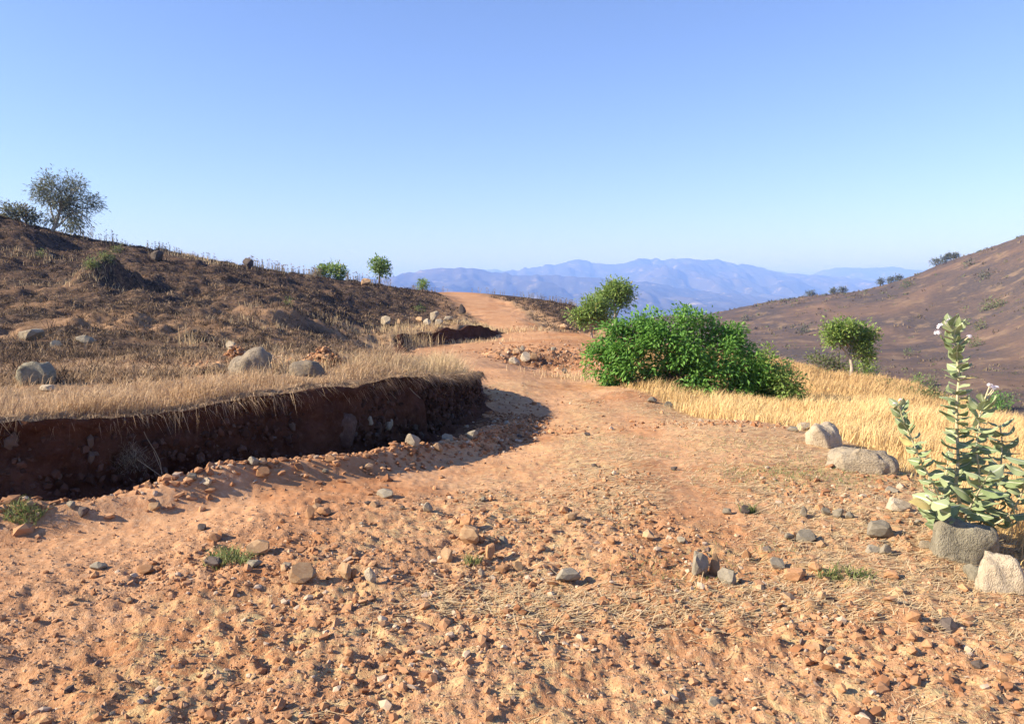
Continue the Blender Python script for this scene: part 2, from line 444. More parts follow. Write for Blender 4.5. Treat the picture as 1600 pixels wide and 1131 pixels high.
def covers(x, y, z, m, ma, mb, sa, sb):
    r = np.sqrt(x * x + y * y)
    w = .5 * fbm(x * .8, y * .8, 3, 111)
    up = sstep(.55, .95, m)
    # burnt slope begins behind the dry-grass strip on the field
    Yb = 11.0 + .12 * (x + 4) + 2.6 * fbm(x * .35, y * .35, 3, 121)
    Yb = np.where(x > -4, Yb + (x + 4) * 4.2, Yb)
    burn = sstep(-1.2, 1.6, y - Yb) * sstep(.5, .9, ma)
    burn = burn * (1 - .45 * sstep(.1, .45, fbm(x * .22, y * .3, 3, 131)) * (1 - sstep(30, 45, r)))
    # beside bank two and the road the fire left straw
    burn = burn * (1 - sstep(3.2, 1.2, np.abs(sa)) * sstep(16, 22, y) * (1 - .7 * sstep(42, 50, y)))
    burn = np.maximum(burn, sstep(.6, .95, mb) * sstep(.6, 2.2, sb + w) * (1 - .0 * r))
    burn = burn * (1 - sstep(110, 150, r))
    straw = up * (1 - burn)
    sg = signed(x, y, GOLD)
    gold = sstep(-.12, .35, sg + .35 * w) * (1 - up) * (1 - sstep(50, 70, r))
    hill = sstep(48, 75, r) * (1 - up) * (1 - (np.abs(x) < 18) * (y < 90) * (x < 5))
    hill = np.maximum(hill, sstep(120, 160, r))
    cover = np.stack([burn, straw, gold, hill], -1)
    inner = (m > .04) & (m < .9)
    d1 = poly_dist(x, y, [e[:2] for e in EDGE_A[:9]]); d2 = poly_dist(x, y, [e[:2] for e in EDGE_A[12:17]])
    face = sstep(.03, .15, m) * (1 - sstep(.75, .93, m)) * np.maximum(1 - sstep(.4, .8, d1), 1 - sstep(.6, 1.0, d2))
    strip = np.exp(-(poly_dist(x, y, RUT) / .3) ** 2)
    ditch_shade = (1 - sstep(.72, .95, d1 / (.62 + .40 * sstep(-4.6, -2.4, x)))) * (m < .1) * (y < 12)
    face = np.maximum(face, ditch_shade * .85)  # the bank's shade along its foot, painted in as darker soil
    dug = np.exp(-((x - 1.4) / 1.7) ** 2 - ((y - 28.0) / 1.9) ** 2) + .8 * np.exp(-((x - 3.6) / 2.2) ** 2 - ((y - 36.6) / .9) ** 2)
    face = np.maximum(face, .62 * sstep(.3, .8, dug + .5 * fbm(x * 1.6, y * 1.6, 4, 171)))
    lit = sstep(-.25, .35, .5 * strip + fbm(x * .55, y * .4, 4, 141) + .32 * sstep(.4, 2.6, x) * (1 - sstep(10, 15, y)) - .2 * sstep(-.5, -2.5, x)) * (1 - up) * (1 - sstep(16, 24, y))
    red = sstep(.1, .5, fbm(x * .7 + 3, y * .7, 3, 151) + .25 * (1 - sstep(4.2, 5.6, y)) * sstep(0, 1.5, x))
    rough = np.maximum(1 - sstep(5.2, 7.0, y + .8 * fbm(x * .6, y * .6, 3, 161)), sstep(.1, .5, m)); rough = np.maximum(rough, sstep(22, 30, r) * .8)
    tr = wheel(x, y); rough = rough * (1 - .75 * tr * (1 - up)); lit = lit * (1 - .85 * tr)
    soil = np.stack([face, lit, red, np.maximum(rough, .10)], -1)
    return cover, soil

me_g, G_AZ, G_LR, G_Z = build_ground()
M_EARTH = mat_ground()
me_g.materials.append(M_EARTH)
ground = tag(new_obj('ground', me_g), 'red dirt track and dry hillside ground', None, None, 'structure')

def H(x, y):
    """height of the built ground mesh"""
    x = np.asarray(x, float); y = np.asarray(y, float)
    a = np.interp(np.arctan2(x, y), G_AZ, np.arange(len(G_AZ)))
    l = np.interp(np.log(np.sqrt(x * x + y * y) + 1e-9), G_LR, np.arange(len(G_LR)))
    i = np.clip(a.astype(int), 0, len(G_AZ) - 2); j = np.clip(l.astype(int), 0, len(G_LR) - 2)
    fa = a - i; fl = l - j
    return (G_Z[j, i] * (1 - fa) + G_Z[j, i + 1] * fa) * (1 - fl) + (G_Z[j + 1, i] * (1 - fa) + G_Z[j + 1, i + 1] * fa) * fl

def hit(px, py, y0=1.5, y1=700):
    """where the sight line through a pixel meets the ground"""
    d = ray(px, py)
    Y = np.exp(np.linspace(math.log(y0), math.log(y1), 6000))
    p = np.array([0, 0, CAM_H]) + d * (Y / d[1])[:, None]
    below = p[:, 2] < H(p[:, 0], p[:, 1])
    k = int(np.argmax(below)) if below.any() else -1
    q = p[k].copy(); q[2] = float(H(q[0], q[1]))
    return q

def at_depth(px, Y):
    x = X(px, Y)
    return np.array([x, Y, float(H(x, Y))])

# ------------------------------------------------------------------ valley floor and far ranges
def mat_far():
    m, nt, b = mat_new('far_hills')
    t = NT(nt); v = t.coord()
    n = t.noise(v, .0011, 8, .65); n2 = t.noise(v, .006, 6, .7)
    c = t.mix(t.mapr(n, .35, .65), (.025, .030, .026), (.10, .085, .062))
    c = t.mix(t.mapr(n2, .56, .70, 0, .9), c, (.40, .33, .24))
    t.L(c, b.inputs['Base Color'])
    b.inputs['Roughness'].default_value = 1.0
    return m
M_FAR = mat_far()

def build_valley():
    az = np.radians(np.linspace(-180, 180, 181)); rr = np.exp(np.linspace(math.log(600), math.log(26000), 60))
    A, Rr = np.meshgrid(az, rr)
    x = Rr * np.sin(A); y = Rr * np.cos(A)
    z = -156 + 14 * fbm(x / 900, y / 900, 4, 201) * sstep(900, 2000, Rr) + 45 * np.maximum(0, fbm(x / 2200, y / 2200, 4, 205)) * sstep(1500, 4000, Rr)
    n = len(az); idx = np.arange(x.size).reshape(x.shape)
    Fq = np.stack([idx[:-1, :-1], idx[:-1, 1:], idx[1:, 1:], idx[1:, :-1]], -1).reshape(-1, 4)[:, ::-1]
    return mesh_np('valley', np.stack([x, y, z], -1).reshape(-1, 3), Fq, M_FAR)
tag(new_obj('valley', build_valley()), 'hazy blue valley floor below the mountains', None, None, 'structure')

def mountain(name, line, Y, foot, seed, label, rough=1.0, back=2500):
    """a range: crest follows the skyline, slopes run forward to the valley with spurs, gullies and flat lava steps"""
    line = np.array(line, float)
    u = np.linspace(line[0, 0], line[-1, 0], 240)
    crest = np.array([P(a, b, Y) for a, b in zip(u, np.interp(u, line[:, 0], line[:, 1]))])
    jag = noise(u / 9, u * 0 + seed, seed) * 1.5 + noise(u / 4, u * 0, seed + 1) * 1.0
    crest[:, 2] += jag * Y / F * rough
    rows = np.concatenate([np.linspace(-1, 0, 8)[:-1], np.linspace(0, 1, 46)])
    V = []
    for s in rows:
        if s < 0:
            yy = crest[:, 1] - s * back; zz = crest[:, 2] + (-170 - crest[:, 2]) * (-s) ** .8
            xx = crest[:, 0]
        else:
            yy = crest[:, 1] - s * foot
            xx = crest[:, 0] * (yy / crest[:, 1]) ** .35
            prof = (1 - s) ** 1.35
            spur = fbm(xx / (foot * .22), yy / (foot * .55), 5, seed + 7)
            gul = np.abs(fbm(xx / (foot * .10), yy / (foot * .25), 4, seed + 17))
            hgt = crest[:, 2] + 165
            zz = -165 + hgt * prof + hgt * (spur * .5 - gul * .45) * (4 * s * (1 - s)) ** .8
            st = hgt * .16
            k = zz / st; zz = zz * .55 + .45 * st * (np.floor(k) + sstep(.55, 1.0, k - np.floor(k)))
        V.append(np.stack([xx, yy, zz], -1))
    V = np.array(V); nr, nu, _ = V.shape
    idx = np.arange(nr * nu).reshape(nr, nu)
    Fq = np.stack([idx[:-1, :-1], idx[:-1, 1:], idx[1:, 1:], idx[1:, :-1]], -1).reshape(-1, 4)
    me = mesh_np(name, V.reshape(-1, 3), Fq[:, ::-1] if False else Fq, M_FAR)
    return tag(new_obj(name, me), label, None, None, 'structure')

mountain('mountain_range', [(380, 446), (500, 443), (560, 441), (600, 433), (640, 425), (680, 420), (720, 417), (745, 419), (770, 424), (800, 427), (850, 428), (880, 429), (930, 434), (980, 436), (1030, 443), (1080, 452), (1130, 458), (1180, 463), (1260, 470), (1340, 476)],
         6200, 2600, 301, 'nearer dark blue ridge sloping down to the right')
mountain('mountain_range', [(700, 432), (780, 424), (830, 417), (870, 412), (890, 406), (900, 403), (915, 406), (930, 411), (960, 412), (980, 411), (990, 405), (1000, 402), (1015, 402), (1040, 404), (1060, 403), (1080, 405), (1100, 406), (1120, 402), (1130, 406), (1150, 412), (1180, 416), (1200, 421), (1230, 428), (1300, 432), (1380, 440), (1500, 452)],
         9800, 4200, 331, 'tall blue mesa range with flat tops and a knob')
mountain('mountain_range', [(560, 432), (640, 430), (735, 421), (775, 420), (790, 424), (900, 428), (1100, 425), (1150, 413), (1180, 415), (1230, 427), (1270, 428), (1290, 421), (1310, 416), (1340, 418), (1370, 417), (1400, 416), (1430, 421), (1500, 424), (1620, 430), (1800, 440)],
         13500, 4000, 361, 'farthest pale blue range low on the horizon', .7)

# ------------------------------------------------------------------ air
def build_haze():
    bm = bmesh.new()
    bmesh.ops.create_cube(bm, size=1.0)
    me = bpy.data.meshes.new('haze'); bm.to_mesh(me); bm.free()
    o = new_obj('haze', me)
    o.scale = (54000, 54000, 680); o.location = (0, 0, -190 + 340)
    m = bpy.data.materials.new('haze_air'); m.use_nodes = True
    nt = m.node_tree; nt.nodes.clear()
    out = nt.nodes.new('ShaderNodeOutputMaterial')
    pv = nt.nodes.new('ShaderNodeVolumePrincipled')
    pv.inputs['Color'].default_value = (.22, .385, 1.0, 1)
    pv.inputs['Density'].default_value = 2.1e-4
    pv.inputs['Anisotropy'].default_value = 0.0
    pv.inputs['Absorption Color'].default_value = (.45, .45, .45, 1)
    nt.links.new(pv.outputs[0], out.inputs['Volume'])
    me.materials.append(m)
    tag(o, 'pale blue haze in the air over the valley', None, None, 'stuff')
build_haze()
# ------------------------------------------------------------------ more materials
def mat_rock(name, c1, c2, c3, sc=6.0, bump=.25, crack=False):
    m, nt, b = mat_new(name); t = NT(nt); v = t.coord()
    oi = t.node('ShaderNodeObjectInfo')
    vm = t.node('ShaderNodeVectorMath', operation='ADD'); t.L(v, vm.inputs[0])
    cx = t.node('ShaderNodeCombineXYZ')
    r9 = t.math('MULTIPLY', oi.outputs['Random'], 37.0)
    for i in range(3): t.L(r9, cx.inputs[i])
    t.L(cx.outputs[0], vm.inputs[1]); v = vm.outputs[0]
    n1 = t.noise(v, sc * .22, 5, .6); n2 = t.noise(v, sc, 6, .7); n3 = t.noise(v, sc * 4, 3, .6)
    c = t.mix(t.mapr(n1, .35, .65), c1, c2)
    c = t.mix(t.mapr(n2, .52, .72, 0, .8), c, c3)
    c = t.mix(t.mapr(n2, .44, .30, 0, .55), c, tuple(x * .5 for x in c1))
    if crack:
        vd = t.node('ShaderNodeVectorMath', operation='ADD'); t.L(v, vd.inputs[0])
        vs_ = t.node('ShaderNodeVectorMath', operation='SCALE'); t.L(t.noise(v, 2.0, 4, .6, out='Color'), vs_.inputs[0]); vs_.inputs['Scale'].default_value = .9
        t.L(vs_.outputs[0], vd.inputs[1])
        e = t.voro(vd.outputs[0], .9, 'Distance', 'DISTANCE_TO_EDGE')
        ck = t.mapr(e, .0, .028, 1, 0)
        c = t.mix(t.math('MULTIPLY', ck, .6), c, tuple(x * .35 for x in c1))
        c = t.mix(t.mapr(t.noise(v, 1.7, 6, .75), .55, .68, 0, .35), c, (.24, .205, .155))
    k = t.mapr(oi.outputs['Random'], 0, 1, .72, 1.18)
    hs = t.node('ShaderNodeHueSaturation'); t.L(c, hs.inputs['Color']); t.L(k, hs.inputs['Value'])
    t.L(hs.outputs[0], b.inputs['Base Color'])
    t.L(t.bump(t.math('ADD', t.math('MULTIPLY', n2, .7), t.math('MULTIPLY', n3, .3)), bump, .12), b.inputs['Normal'])
    return m

M_TAN = mat_rock('stone_tan', (.36, .215, .115), (.44, .29, .165), (.50, .37, .23))
M_ORANGE = mat_rock('stone_orange', (.36, .18, .085), (.42, .235, .12), (.46, .30, .18))
M_GREY = mat_rock('stone_grey', (.20, .17, .125), (.28, .24, .18), (.36, .31, .235))
M_PALE = mat_rock('stone_pale', (.50, .40, .28), (.60, .50, .365), (.42, .33, .22), 5, .6, True)
M_FIELD = mat_rock('stone_field', (.33, .265, .195), (.42, .34, .25), (.26, .205, .15), 5, .7, True)
M_MOSSY = mat_rock('stone_mossy', (.20, .175, .125), (.28, .245, .18), (.33, .30, .21), 5, .6, True)
M_DARK = mat_rock('stone_dark', (.085, .068, .06), (.13, .10, .085), (.18, .15, .125))
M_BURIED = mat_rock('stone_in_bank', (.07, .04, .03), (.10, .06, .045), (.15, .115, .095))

def mat_tint(name, c1, c2, c3=None, rough=.9, transl=0.0, attr='tint', vary=None):
    m, nt, b = mat_new(name); t = NT(nt)
    a = t.sep(t.attr(attr).outputs['Color'])
    c = t.mix(a[0], c1, c2)
    if c3: c = t.mix(a[1], c, c3)
    t.L(c, b.inputs['Base Color']); b.inputs['Roughness'].default_value = rough
    if transl:
        tr = t.node('ShaderNodeBsdfTranslucent'); t.L(c, tr.inputs[0])
        mx = t.node('ShaderNodeMixShader'); mx.inputs[0].default_value = transl
        out = nt.nodes['Material Output']
        t.L(b.outputs[0], mx.inputs[1]); t.L(tr.outputs[0], mx.inputs[2]); t.L(mx.outputs[0], out.inputs[0])
    return m

M_STRAW = mat_tint('dry_straw', (.42, .27, .155), (.68, .50, .31), (.19, .115, .07), .8, .25)
M_GOLD = mat_tint('golden_grass', (.60, .42, .19), (.82, .62, .32), (.42, .25, .12), .8, .3)
M_LITTER = mat_tint('pale_straw', (.48, .34, .18), (.70, .54, .32), (.26, .16, .09), .8, .15)
M_STUBBLE = mat_tint('burnt_stubble', (.17, .105, .065), (.42, .295, .18), (.040, .030, .026), .9, .15)
M_WEED = mat_tint('dry_weed', (.26, .20, .13), (.42, .35, .25), (.14, .10, .07), .9, .15)
M_GRIT = mat_tint('grit', (.30, .15, .075), (.47, .31, .19), (.15, .115, .10), .95)
M_CLOD = mat_tint('clod', (.25, .115, .055), (.42, .235, .125), (.47, .36, .26), .95)
M_LEAF = mat_tint('bush_leaf', (.095, .235, .042), (.22, .41, .085), (.36, .33, .12), .5, .35)
M_LEAF2 = mat_tint('tree_leaf', (.15, .25, .06), (.34, .44, .12), (.44, .37, .15), .55, .35)
M_EUC = mat_tint('gum_leaf', (.12, .14, .10), (.24, .25, .17), (.30, .23, .13), .6, .3)
M_SCRUB = mat_tint('scrub_leaf', (.10, .13, .055), (.20, .235, .095), (.27, .21, .10), .7, .25)
M_FARLEAF = mat_tint('far_leaf', (.085, .095, .065), (.15, .16, .10), (.18, .15, .09), .8, .15)
M_GREEN = mat_tint('green_weed', (.14, .18, .05), (.26, .30, .12), (.38, .34, .16), .7, .3)
M_BARK_PALE = mat_rock('bark_pale', (.40, .33, .25), (.50, .43, .34), (.28, .22, .16), 12, .3)
M_BARK = mat_rock('bark_brown', (.16, .11, .075), (.22, .16, .11), (.30, .24, .18), 12, .3)
M_TWIG = mat_rock('dry_twig', (.26, .18, .11), (.36, .26, .16), (.25, .17, .10), 12, .2)

# ------------------------------------------------------------------ small geometry
def rock_mesh(name, seed, sub=2, planes=9, mat=None, squash=1.0, smooth=False, rough=.10):
    if smooth: rough = .17; planes += 3
    rg = np.random.default_rng(seed)
    bm = bmesh.new(); bmesh.ops.create_icosphere(bm, subdivisions=sub, radius=1.0)
    V = np.array([v.co[:] for v in bm.verts])
    o = rg.uniform(-50, 50, 3)
    if smooth: V = np.sign(V) * np.abs(V) ** .72; V[:, 0] += .25 * rg.uniform(-1, 1) * V[:, 2]
    d = .22 * noise(V[:, 0] * 1.3 + o[0] + V[:, 2] * .7, V[:, 1] * 1.3 + o[1] - V[:, 2] * .9, seed)
    V = V * (1 + d)[:, None]
    for k in range(planes):
        n = rg.normal(size=3); n /= np.linalg.norm(n)
        off = rg.uniform(.45, .80) if not smooth else rg.uniform(.78, 1.05)
        e = np.maximum(0, V @ n - off)
        V = V - e[:, None] * n * (.93 if smooth else 1.0)
    d = rough * fbm(V[:, 0] * 3 + o[0] + V[:, 2], V[:, 1] * 3 + o[1] - V[:, 2], 3, seed + 3)
    V = V * (1 + d)[:, None]
    V[:, 2] *= squash
    ext = V.max(0) - V.min(0); V = (V - (V.max(0) + V.min(0)) / 2) / (ext / 2)
    for v, c in zip(bm.verts, V): v.co = c
    me = bpy.data.meshes.new(name); bm.to_mesh(me); bm.free()
    me.polygons.foreach_set('use_smooth', np.full(len(me.polygons), smooth, bool))
    if mat: me.materials.append(mat)
    return me

_rk = {}
def rock_variant(mat, k, sub, planes, smooth):
    key = (mat.name, k, sub, planes, smooth)
    if key not in _rk:
        _rk[key] = rock_mesh('stone', 100 + k * 13 + sub, sub, planes, mat, 1.0, smooth)
    return _rk[key]

def put_rock(q, w, d, h, mat, label, cat='stone', name='stone', k=None, sub=2, planes=9, smooth=False, sink=.22, group=None, rz=None, tilt=.15):
    k = random.randrange(7) if k is None else k
    o = new_obj(name, rock_variant(mat, k, sub, planes, smooth))
    o.scale = (w / 2, d / 2, h / 2 * (1 + sink))
    o.location = (q[0], q[1], q[2] + h / 2 * (1 - sink))
    o.rotation_euler = (random.uniform(-tilt, tilt), random.uniform(-tilt, tilt), random.uniform(-.4, .4) if rz is None else rz)
    tag(o, label, cat, group)
    return o

def stone_px(px, py, w, h, mat, label, dr=.9, Y=None, **kw):
    q = hit(px, py) if Y is None else P(px, py, Y)
    s = q[1] / F
    q = q + np.array([0, .35 * w * s, 0])
    if Y is None: q[2] = float(H(q[0], q[1]))
    return put_rock(q, w * s * 1.08, w * s * dr, h * s * 1.05, mat, label, **kw)

def tube(pts, rad, sides=6, cap=True):
    pts = np.asarray(pts, float); n = len(pts)
    V = []; Fc = []
    T = np.gradient(pts, axis=0)
    ref = np.array([0, 0, 1.0]) if abs(T[0][2]) < .9 * np.linalg.norm(T[0]) else np.array([1.0, 0, 0])
    for i in range(n):
        t = T[i] / (np.linalg.norm(T[i]) + 1e-9)
        a = np.cross(t, ref); a /= np.linalg.norm(a) + 1e-9
        b = np.cross(t, a)
        for k in range(sides):
            th = 2 * math.pi * k / sides
            V.append(pts[i] + rad[i] * (math.cos(th) * a + math.sin(th) * b))
    for i in range(n - 1):
        for k in range(sides):
            j = (k + 1) % sides
            Fc.append((i * sides + k, i * sides + j, (i + 1) * sides + j, (i + 1) * sides + k))
    return np.array(V), np.array(Fc)

def join(parts):
    Vs, Fs, off = [], [], 0
    for V, Fc in parts:
        Vs.append(V); Fs.append(Fc + off); off += len(V)
    return np.vstack(Vs), np.vstack(Fs)

def curve(a, b, n=6, wob=.08, sag=0.0):
    a = np.asarray(a, float); b = np.asarray(b, float); L = np.linalg.norm(b - a)
    t = np.linspace(0, 1, n)[:, None]
    p = a + (b - a) * t
    off = np.cumsum(rng.normal(0, wob * L / n, (n, 3)), 0)
    p = p + (off - off[-1] * t) * np.sin(np.pi * t) ** .5
    p[:, 2] += sag * L * (4 * t * (1 - t))[:, 0]
    return p

def blades(base, hgt, lean, wid, tint, droop=.35, seg2=True):
    """grass blades: base (N,3), lean (N,2) horizontal travel of the tip in metres"""
    N = len(base)
    ang = rng.uniform(0, math.pi, N)
    wv = np.stack([np.cos(ang), np.sin(ang), np.zeros(N)], -1) * (wid / 2)[:, None]
    l3 = np.concatenate([lean, np.zeros((N, 1))], -1)
    mid = base + l3 * .36; mid[:, 2] += hgt * .62
    tip = base + l3; tip[:, 2] += hgt * (1 - droop * rng.random(N) * np.clip(np.linalg.norm(lean, axis=1) / (hgt + 1e-6), 0, 1.2))
    V = np.stack([base - wv, base + wv, mid - wv * .7, mid + wv * .7, tip], 1).reshape(-1, 3)
    i = np.arange(N)[:, None] * 5
    Fc = np.concatenate([i + [0, 1, 3], i + [0, 3, 2], i + [2, 3, 4]], 1).reshape(-1, 3)
    C = np.ones((N, 5, 4)); C[:, :, 0] = tint[:, 0:1]; C[:, :, 1] = tint[:, 1:2]
    return V, Fc, C.reshape(-1, 4)

def strips(base, dirv, length, wid, tint, lift=.004):
    """straws lying flat"""
    N = len(base); d = np.concatenate([dirv, rng.normal(0, .12, (N, 1))], -1)
    s = np.stack([-dirv[:, 1], dirv[:, 0], np.zeros(N)], -1) * (wid / 2)[:, None]
    a = base + [0, 0, lift]; b = a + d * length[:, None]
    b[:, 2] = np.maximum(b[:, 2], H(b[:, 0], b[:, 1]) + lift)
    V = np.stack([a - s, a + s, b + s * .6, b - s * .6], 1).reshape(-1, 3)
    Fc = (np.arange(N)[:, None] * 4 + [0, 1, 2, 3])
    C = np.ones((N, 4, 4)); C[:, :, 0] = tint[:, 0:1]; C[:, :, 1] = tint[:, 1:2]
    return V, Fc, C.reshape(-1, 4)

def grit(base, size, tint, sub=False, flat=.7):
    """tiny stones: jittered octahedra / icosahedra"""
    N = len(base)
    if sub:
        bm = bmesh.new(); bmesh.ops.create_icosphere(bm, subdivisions=1, radius=1.0)
        bm.verts.ensure_lookup_table()
        U = np.array([v.co[:] for v in bm.verts]); T = np.array([[v.index for v in f.verts] for f in bm.faces]); bm.free()
    else:
        U = np.array([(1, 0, 0), (-1, 0, 0), (0, 1, 0), (0, -1, 0), (0, 0, 1), (0, 0, -1)], float)
        T = np.array([(0, 2, 4), (2, 1, 4), (1, 3, 4), (3, 0, 4), (2, 0, 5), (1, 2, 5), (3, 1, 5), (0, 3, 5)])
    k = len(U)
    J = U[None] * (1 + rng.uniform(-.33, .33, (N, k, 1))) + rng.normal(0, .12, (N, k, 3))
    a = rng.uniform(0, 6.28, N); c, s = np.cos(a), np.sin(a)
    asp = rng.uniform(.65, 1.35, (N, 3)) * [1, 1, flat]
    J = J * asp[:, None]
    tl = rng.uniform(-.5, .5, N); J[:, :, 2] += J[:, :, 0] * tl[:, None]
    x = J[:, :, 0] * c[:, None] - J[:, :, 1] * s[:, None]; y = J[:, :, 0] * s[:, None] + J[:, :, 1] * c[:, None]
    J = np.stack([x, y, J[:, :, 2]], -1) * size[:, None, None] + base[:, None]
    Fc = (np.arange(N)[:, None, None] * k + T[None]).reshape(-1, 3)
    C = np.ones((N, k, 4)); C[:, :, 0] = tint[:, 0:1]; C[:, :, 1] = tint[:, 1:2]
    return J.reshape(-1, 3), Fc, C.reshape(-1, 4)

def polar(n, r0, r1, a0=-39, a1=39, p=1.0):
    r = np.exp(math.log(r0) + (math.log(r1) - math.log(r0)) * rng.random(n) ** p)
    a = np.radians(rng.uniform(a0, a1, n))
    return r * np.sin(a), r * np.cos(a)

def tints(n, dark=.1):
    return np.stack([rng.random(n), (rng.random(n) < dark) * rng.uniform(.5, 1, n)], -1)

def stuff(name, V, Fc, C, mat, label, smooth=False):
    return tag(new_obj(name, mesh_np(name, V, Fc, mat, C, smooth)), label, None, None, 'stuff')

def on_ground(x, y, lift=0.0):
    return np.stack([x, y, H(x, y) + lift], -1)

EA = [e[:2] for e in EDGE_A]; EB = [e[:2] for e in EDGE_B]

# ------------------------------------------------------------------ the cut banks
M_BANK = None
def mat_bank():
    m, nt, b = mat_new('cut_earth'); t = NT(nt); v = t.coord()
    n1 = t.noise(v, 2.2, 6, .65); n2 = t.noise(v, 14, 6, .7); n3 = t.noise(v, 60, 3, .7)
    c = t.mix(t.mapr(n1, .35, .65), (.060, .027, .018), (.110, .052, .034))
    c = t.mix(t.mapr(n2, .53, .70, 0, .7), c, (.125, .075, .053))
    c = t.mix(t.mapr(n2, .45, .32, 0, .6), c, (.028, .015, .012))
    t.L(c, b.inputs['Base Color'])
    h = t.math('ADD', t.math('MULTIPLY', n2, .05), t.math('MULTIPLY', n3, .012))
    t.L(t.bump(h, 1.0, 1.0), b.inputs['Normal'])
    b.inputs['Roughness'].default_value = 1.0; b.inputs['Specular IOR Level'].default_value = .05
    return m
M_BANK = mat_bank()

def resample(pts, step):
    pts = np.asarray(pts, float)
    # smooth with a Catmull-Rom pass, then even spacing
    P0 = np.vstack([2 * pts[0] - pts[1], pts, 2 * pts[-1] - pts[-2]])
    out = []
    for i in range(1, len(P0) - 2):
        for t in np.linspace(0, 1, 24, endpoint=False):
            a, b, c, d = P0[i - 1:i + 3]
            out.append(.5 * (2 * b + (c - a) * t + (2 * a - 5 * b + 4 * c - d) * t * t + (3 * b - a - 3 * c + d) * t ** 3))
    out.append(pts[-1]); out = np.array(out)
    L = np.concatenate([[0], np.cumsum(np.linalg.norm(np.diff(out, axis=0), axis=1))])
    s = np.arange(0, L[-1], step)
    return np.stack([np.interp(s, L, out[:, k]) for k in range(out.shape[1])], -1), s

def build_bank(name, pts, step, off, rough, label, seed, rows=34):
    c, s = resample(pts, step)
    tn = np.gradient(c, axis=0); tn /= np.linalg.norm(tn, axis=1)[:, None]
    n = np.stack([tn[:, 1], -tn[:, 0]], -1)               # towards the road
    zlo = H(*(c + n * (off + .30)).T); zup = H(*(c - n * (off * 1.2 + .18)).T)
    fade = sstep(0, .3, s) * sstep(s[-1], s[-1] - .5, s)
    V = []
    zup = zup + .05 * fbm(s * 1.8, s * 0, 3, seed + 40) - .01
    hh = np.maximum(zup - zlo, .05)
    for i in range(rows + 3):
        v = min(i / rows, 1.0)
        vm = v * hh
        d = rough * (fbm(s * 1.3, vm * 1.6 + 3, 3, seed) * 1.1 + .5 * fbm(s * 5, vm * 4, 4, seed + 5) + .25 * fbm(s * 19, vm * 15, 3, seed + 9))
        o = off * (1.05 - .75 * v) + d + rough * .5 * sstep(.8, .97, v)
        talus = rough * 2.6 * np.maximum(0, .28 - v) / .28
        o = o + talus * (.6 + .5 * noise(s * 2.1, s * 0, seed + 30))
        z = zlo - .06 + (hh + .07) * v
        if i > rows:
            k = i - rows
            o = o - .10 * k; z = zup - .012 * k * k
        o = o * (.2 + .8 * fade)
        V.append(np.stack([c[:, 0] + n[:, 0] * o, c[:, 1] + n[:, 1] * o, z], -1))
    V = np.array(V); nr, nu, _ = V.shape
    idx = np.arange(nr * nu).reshape(nr, nu)
    Fq = np.stack([idx[:-1, :-1], idx[:-1, 1:], idx[1:, 1:], idx[1:, :-1]], -1).reshape(-1, 4)
    return tag(new_obj(name, mesh_np(name, V.reshape(-1, 3), Fq, M_BANK)), label, None, None, 'structure'), c, n, zlo, zup, s

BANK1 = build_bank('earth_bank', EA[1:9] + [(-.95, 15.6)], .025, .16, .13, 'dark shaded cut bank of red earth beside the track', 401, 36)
def bank_crumbs(bank, m, s0, name='clods'):
    o, c, n, zl, zu, s = bank
    i = rng.integers(4, len(c) - 20, m); v = rng.random(m) ** 1.3; off = .16 * (1.05 - .75 * v) + .02
    b = np.stack([c[i, 0] + n[i, 0] * off, c[i, 1] + n[i, 1] * off, zl[i] + (zu[i] - zl[i]) * v * .95], -1)
    sz = np.minimum(np.exp(rng.normal(math.log(s0), .5, m)), .042)
    V, Fc, C = grit(b, sz, np.stack([rng.random(m), (rng.random(m) < .08) * .9], -1), True, 1.0)
    q = new_obj(name, mesh_np(name, V, Fc, M_BCLOD, C, False), o); q['kind'] = 'stuff'
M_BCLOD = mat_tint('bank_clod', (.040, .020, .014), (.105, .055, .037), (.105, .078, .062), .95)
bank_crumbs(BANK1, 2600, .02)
BANK2 = build_bank('earth_bank', [(-4.1, 28.9), EA[13], EA[14], EA[15], EA[16]], .05, .3, .12, 'small far cut bank in shade below the burnt slope', 431, 18)

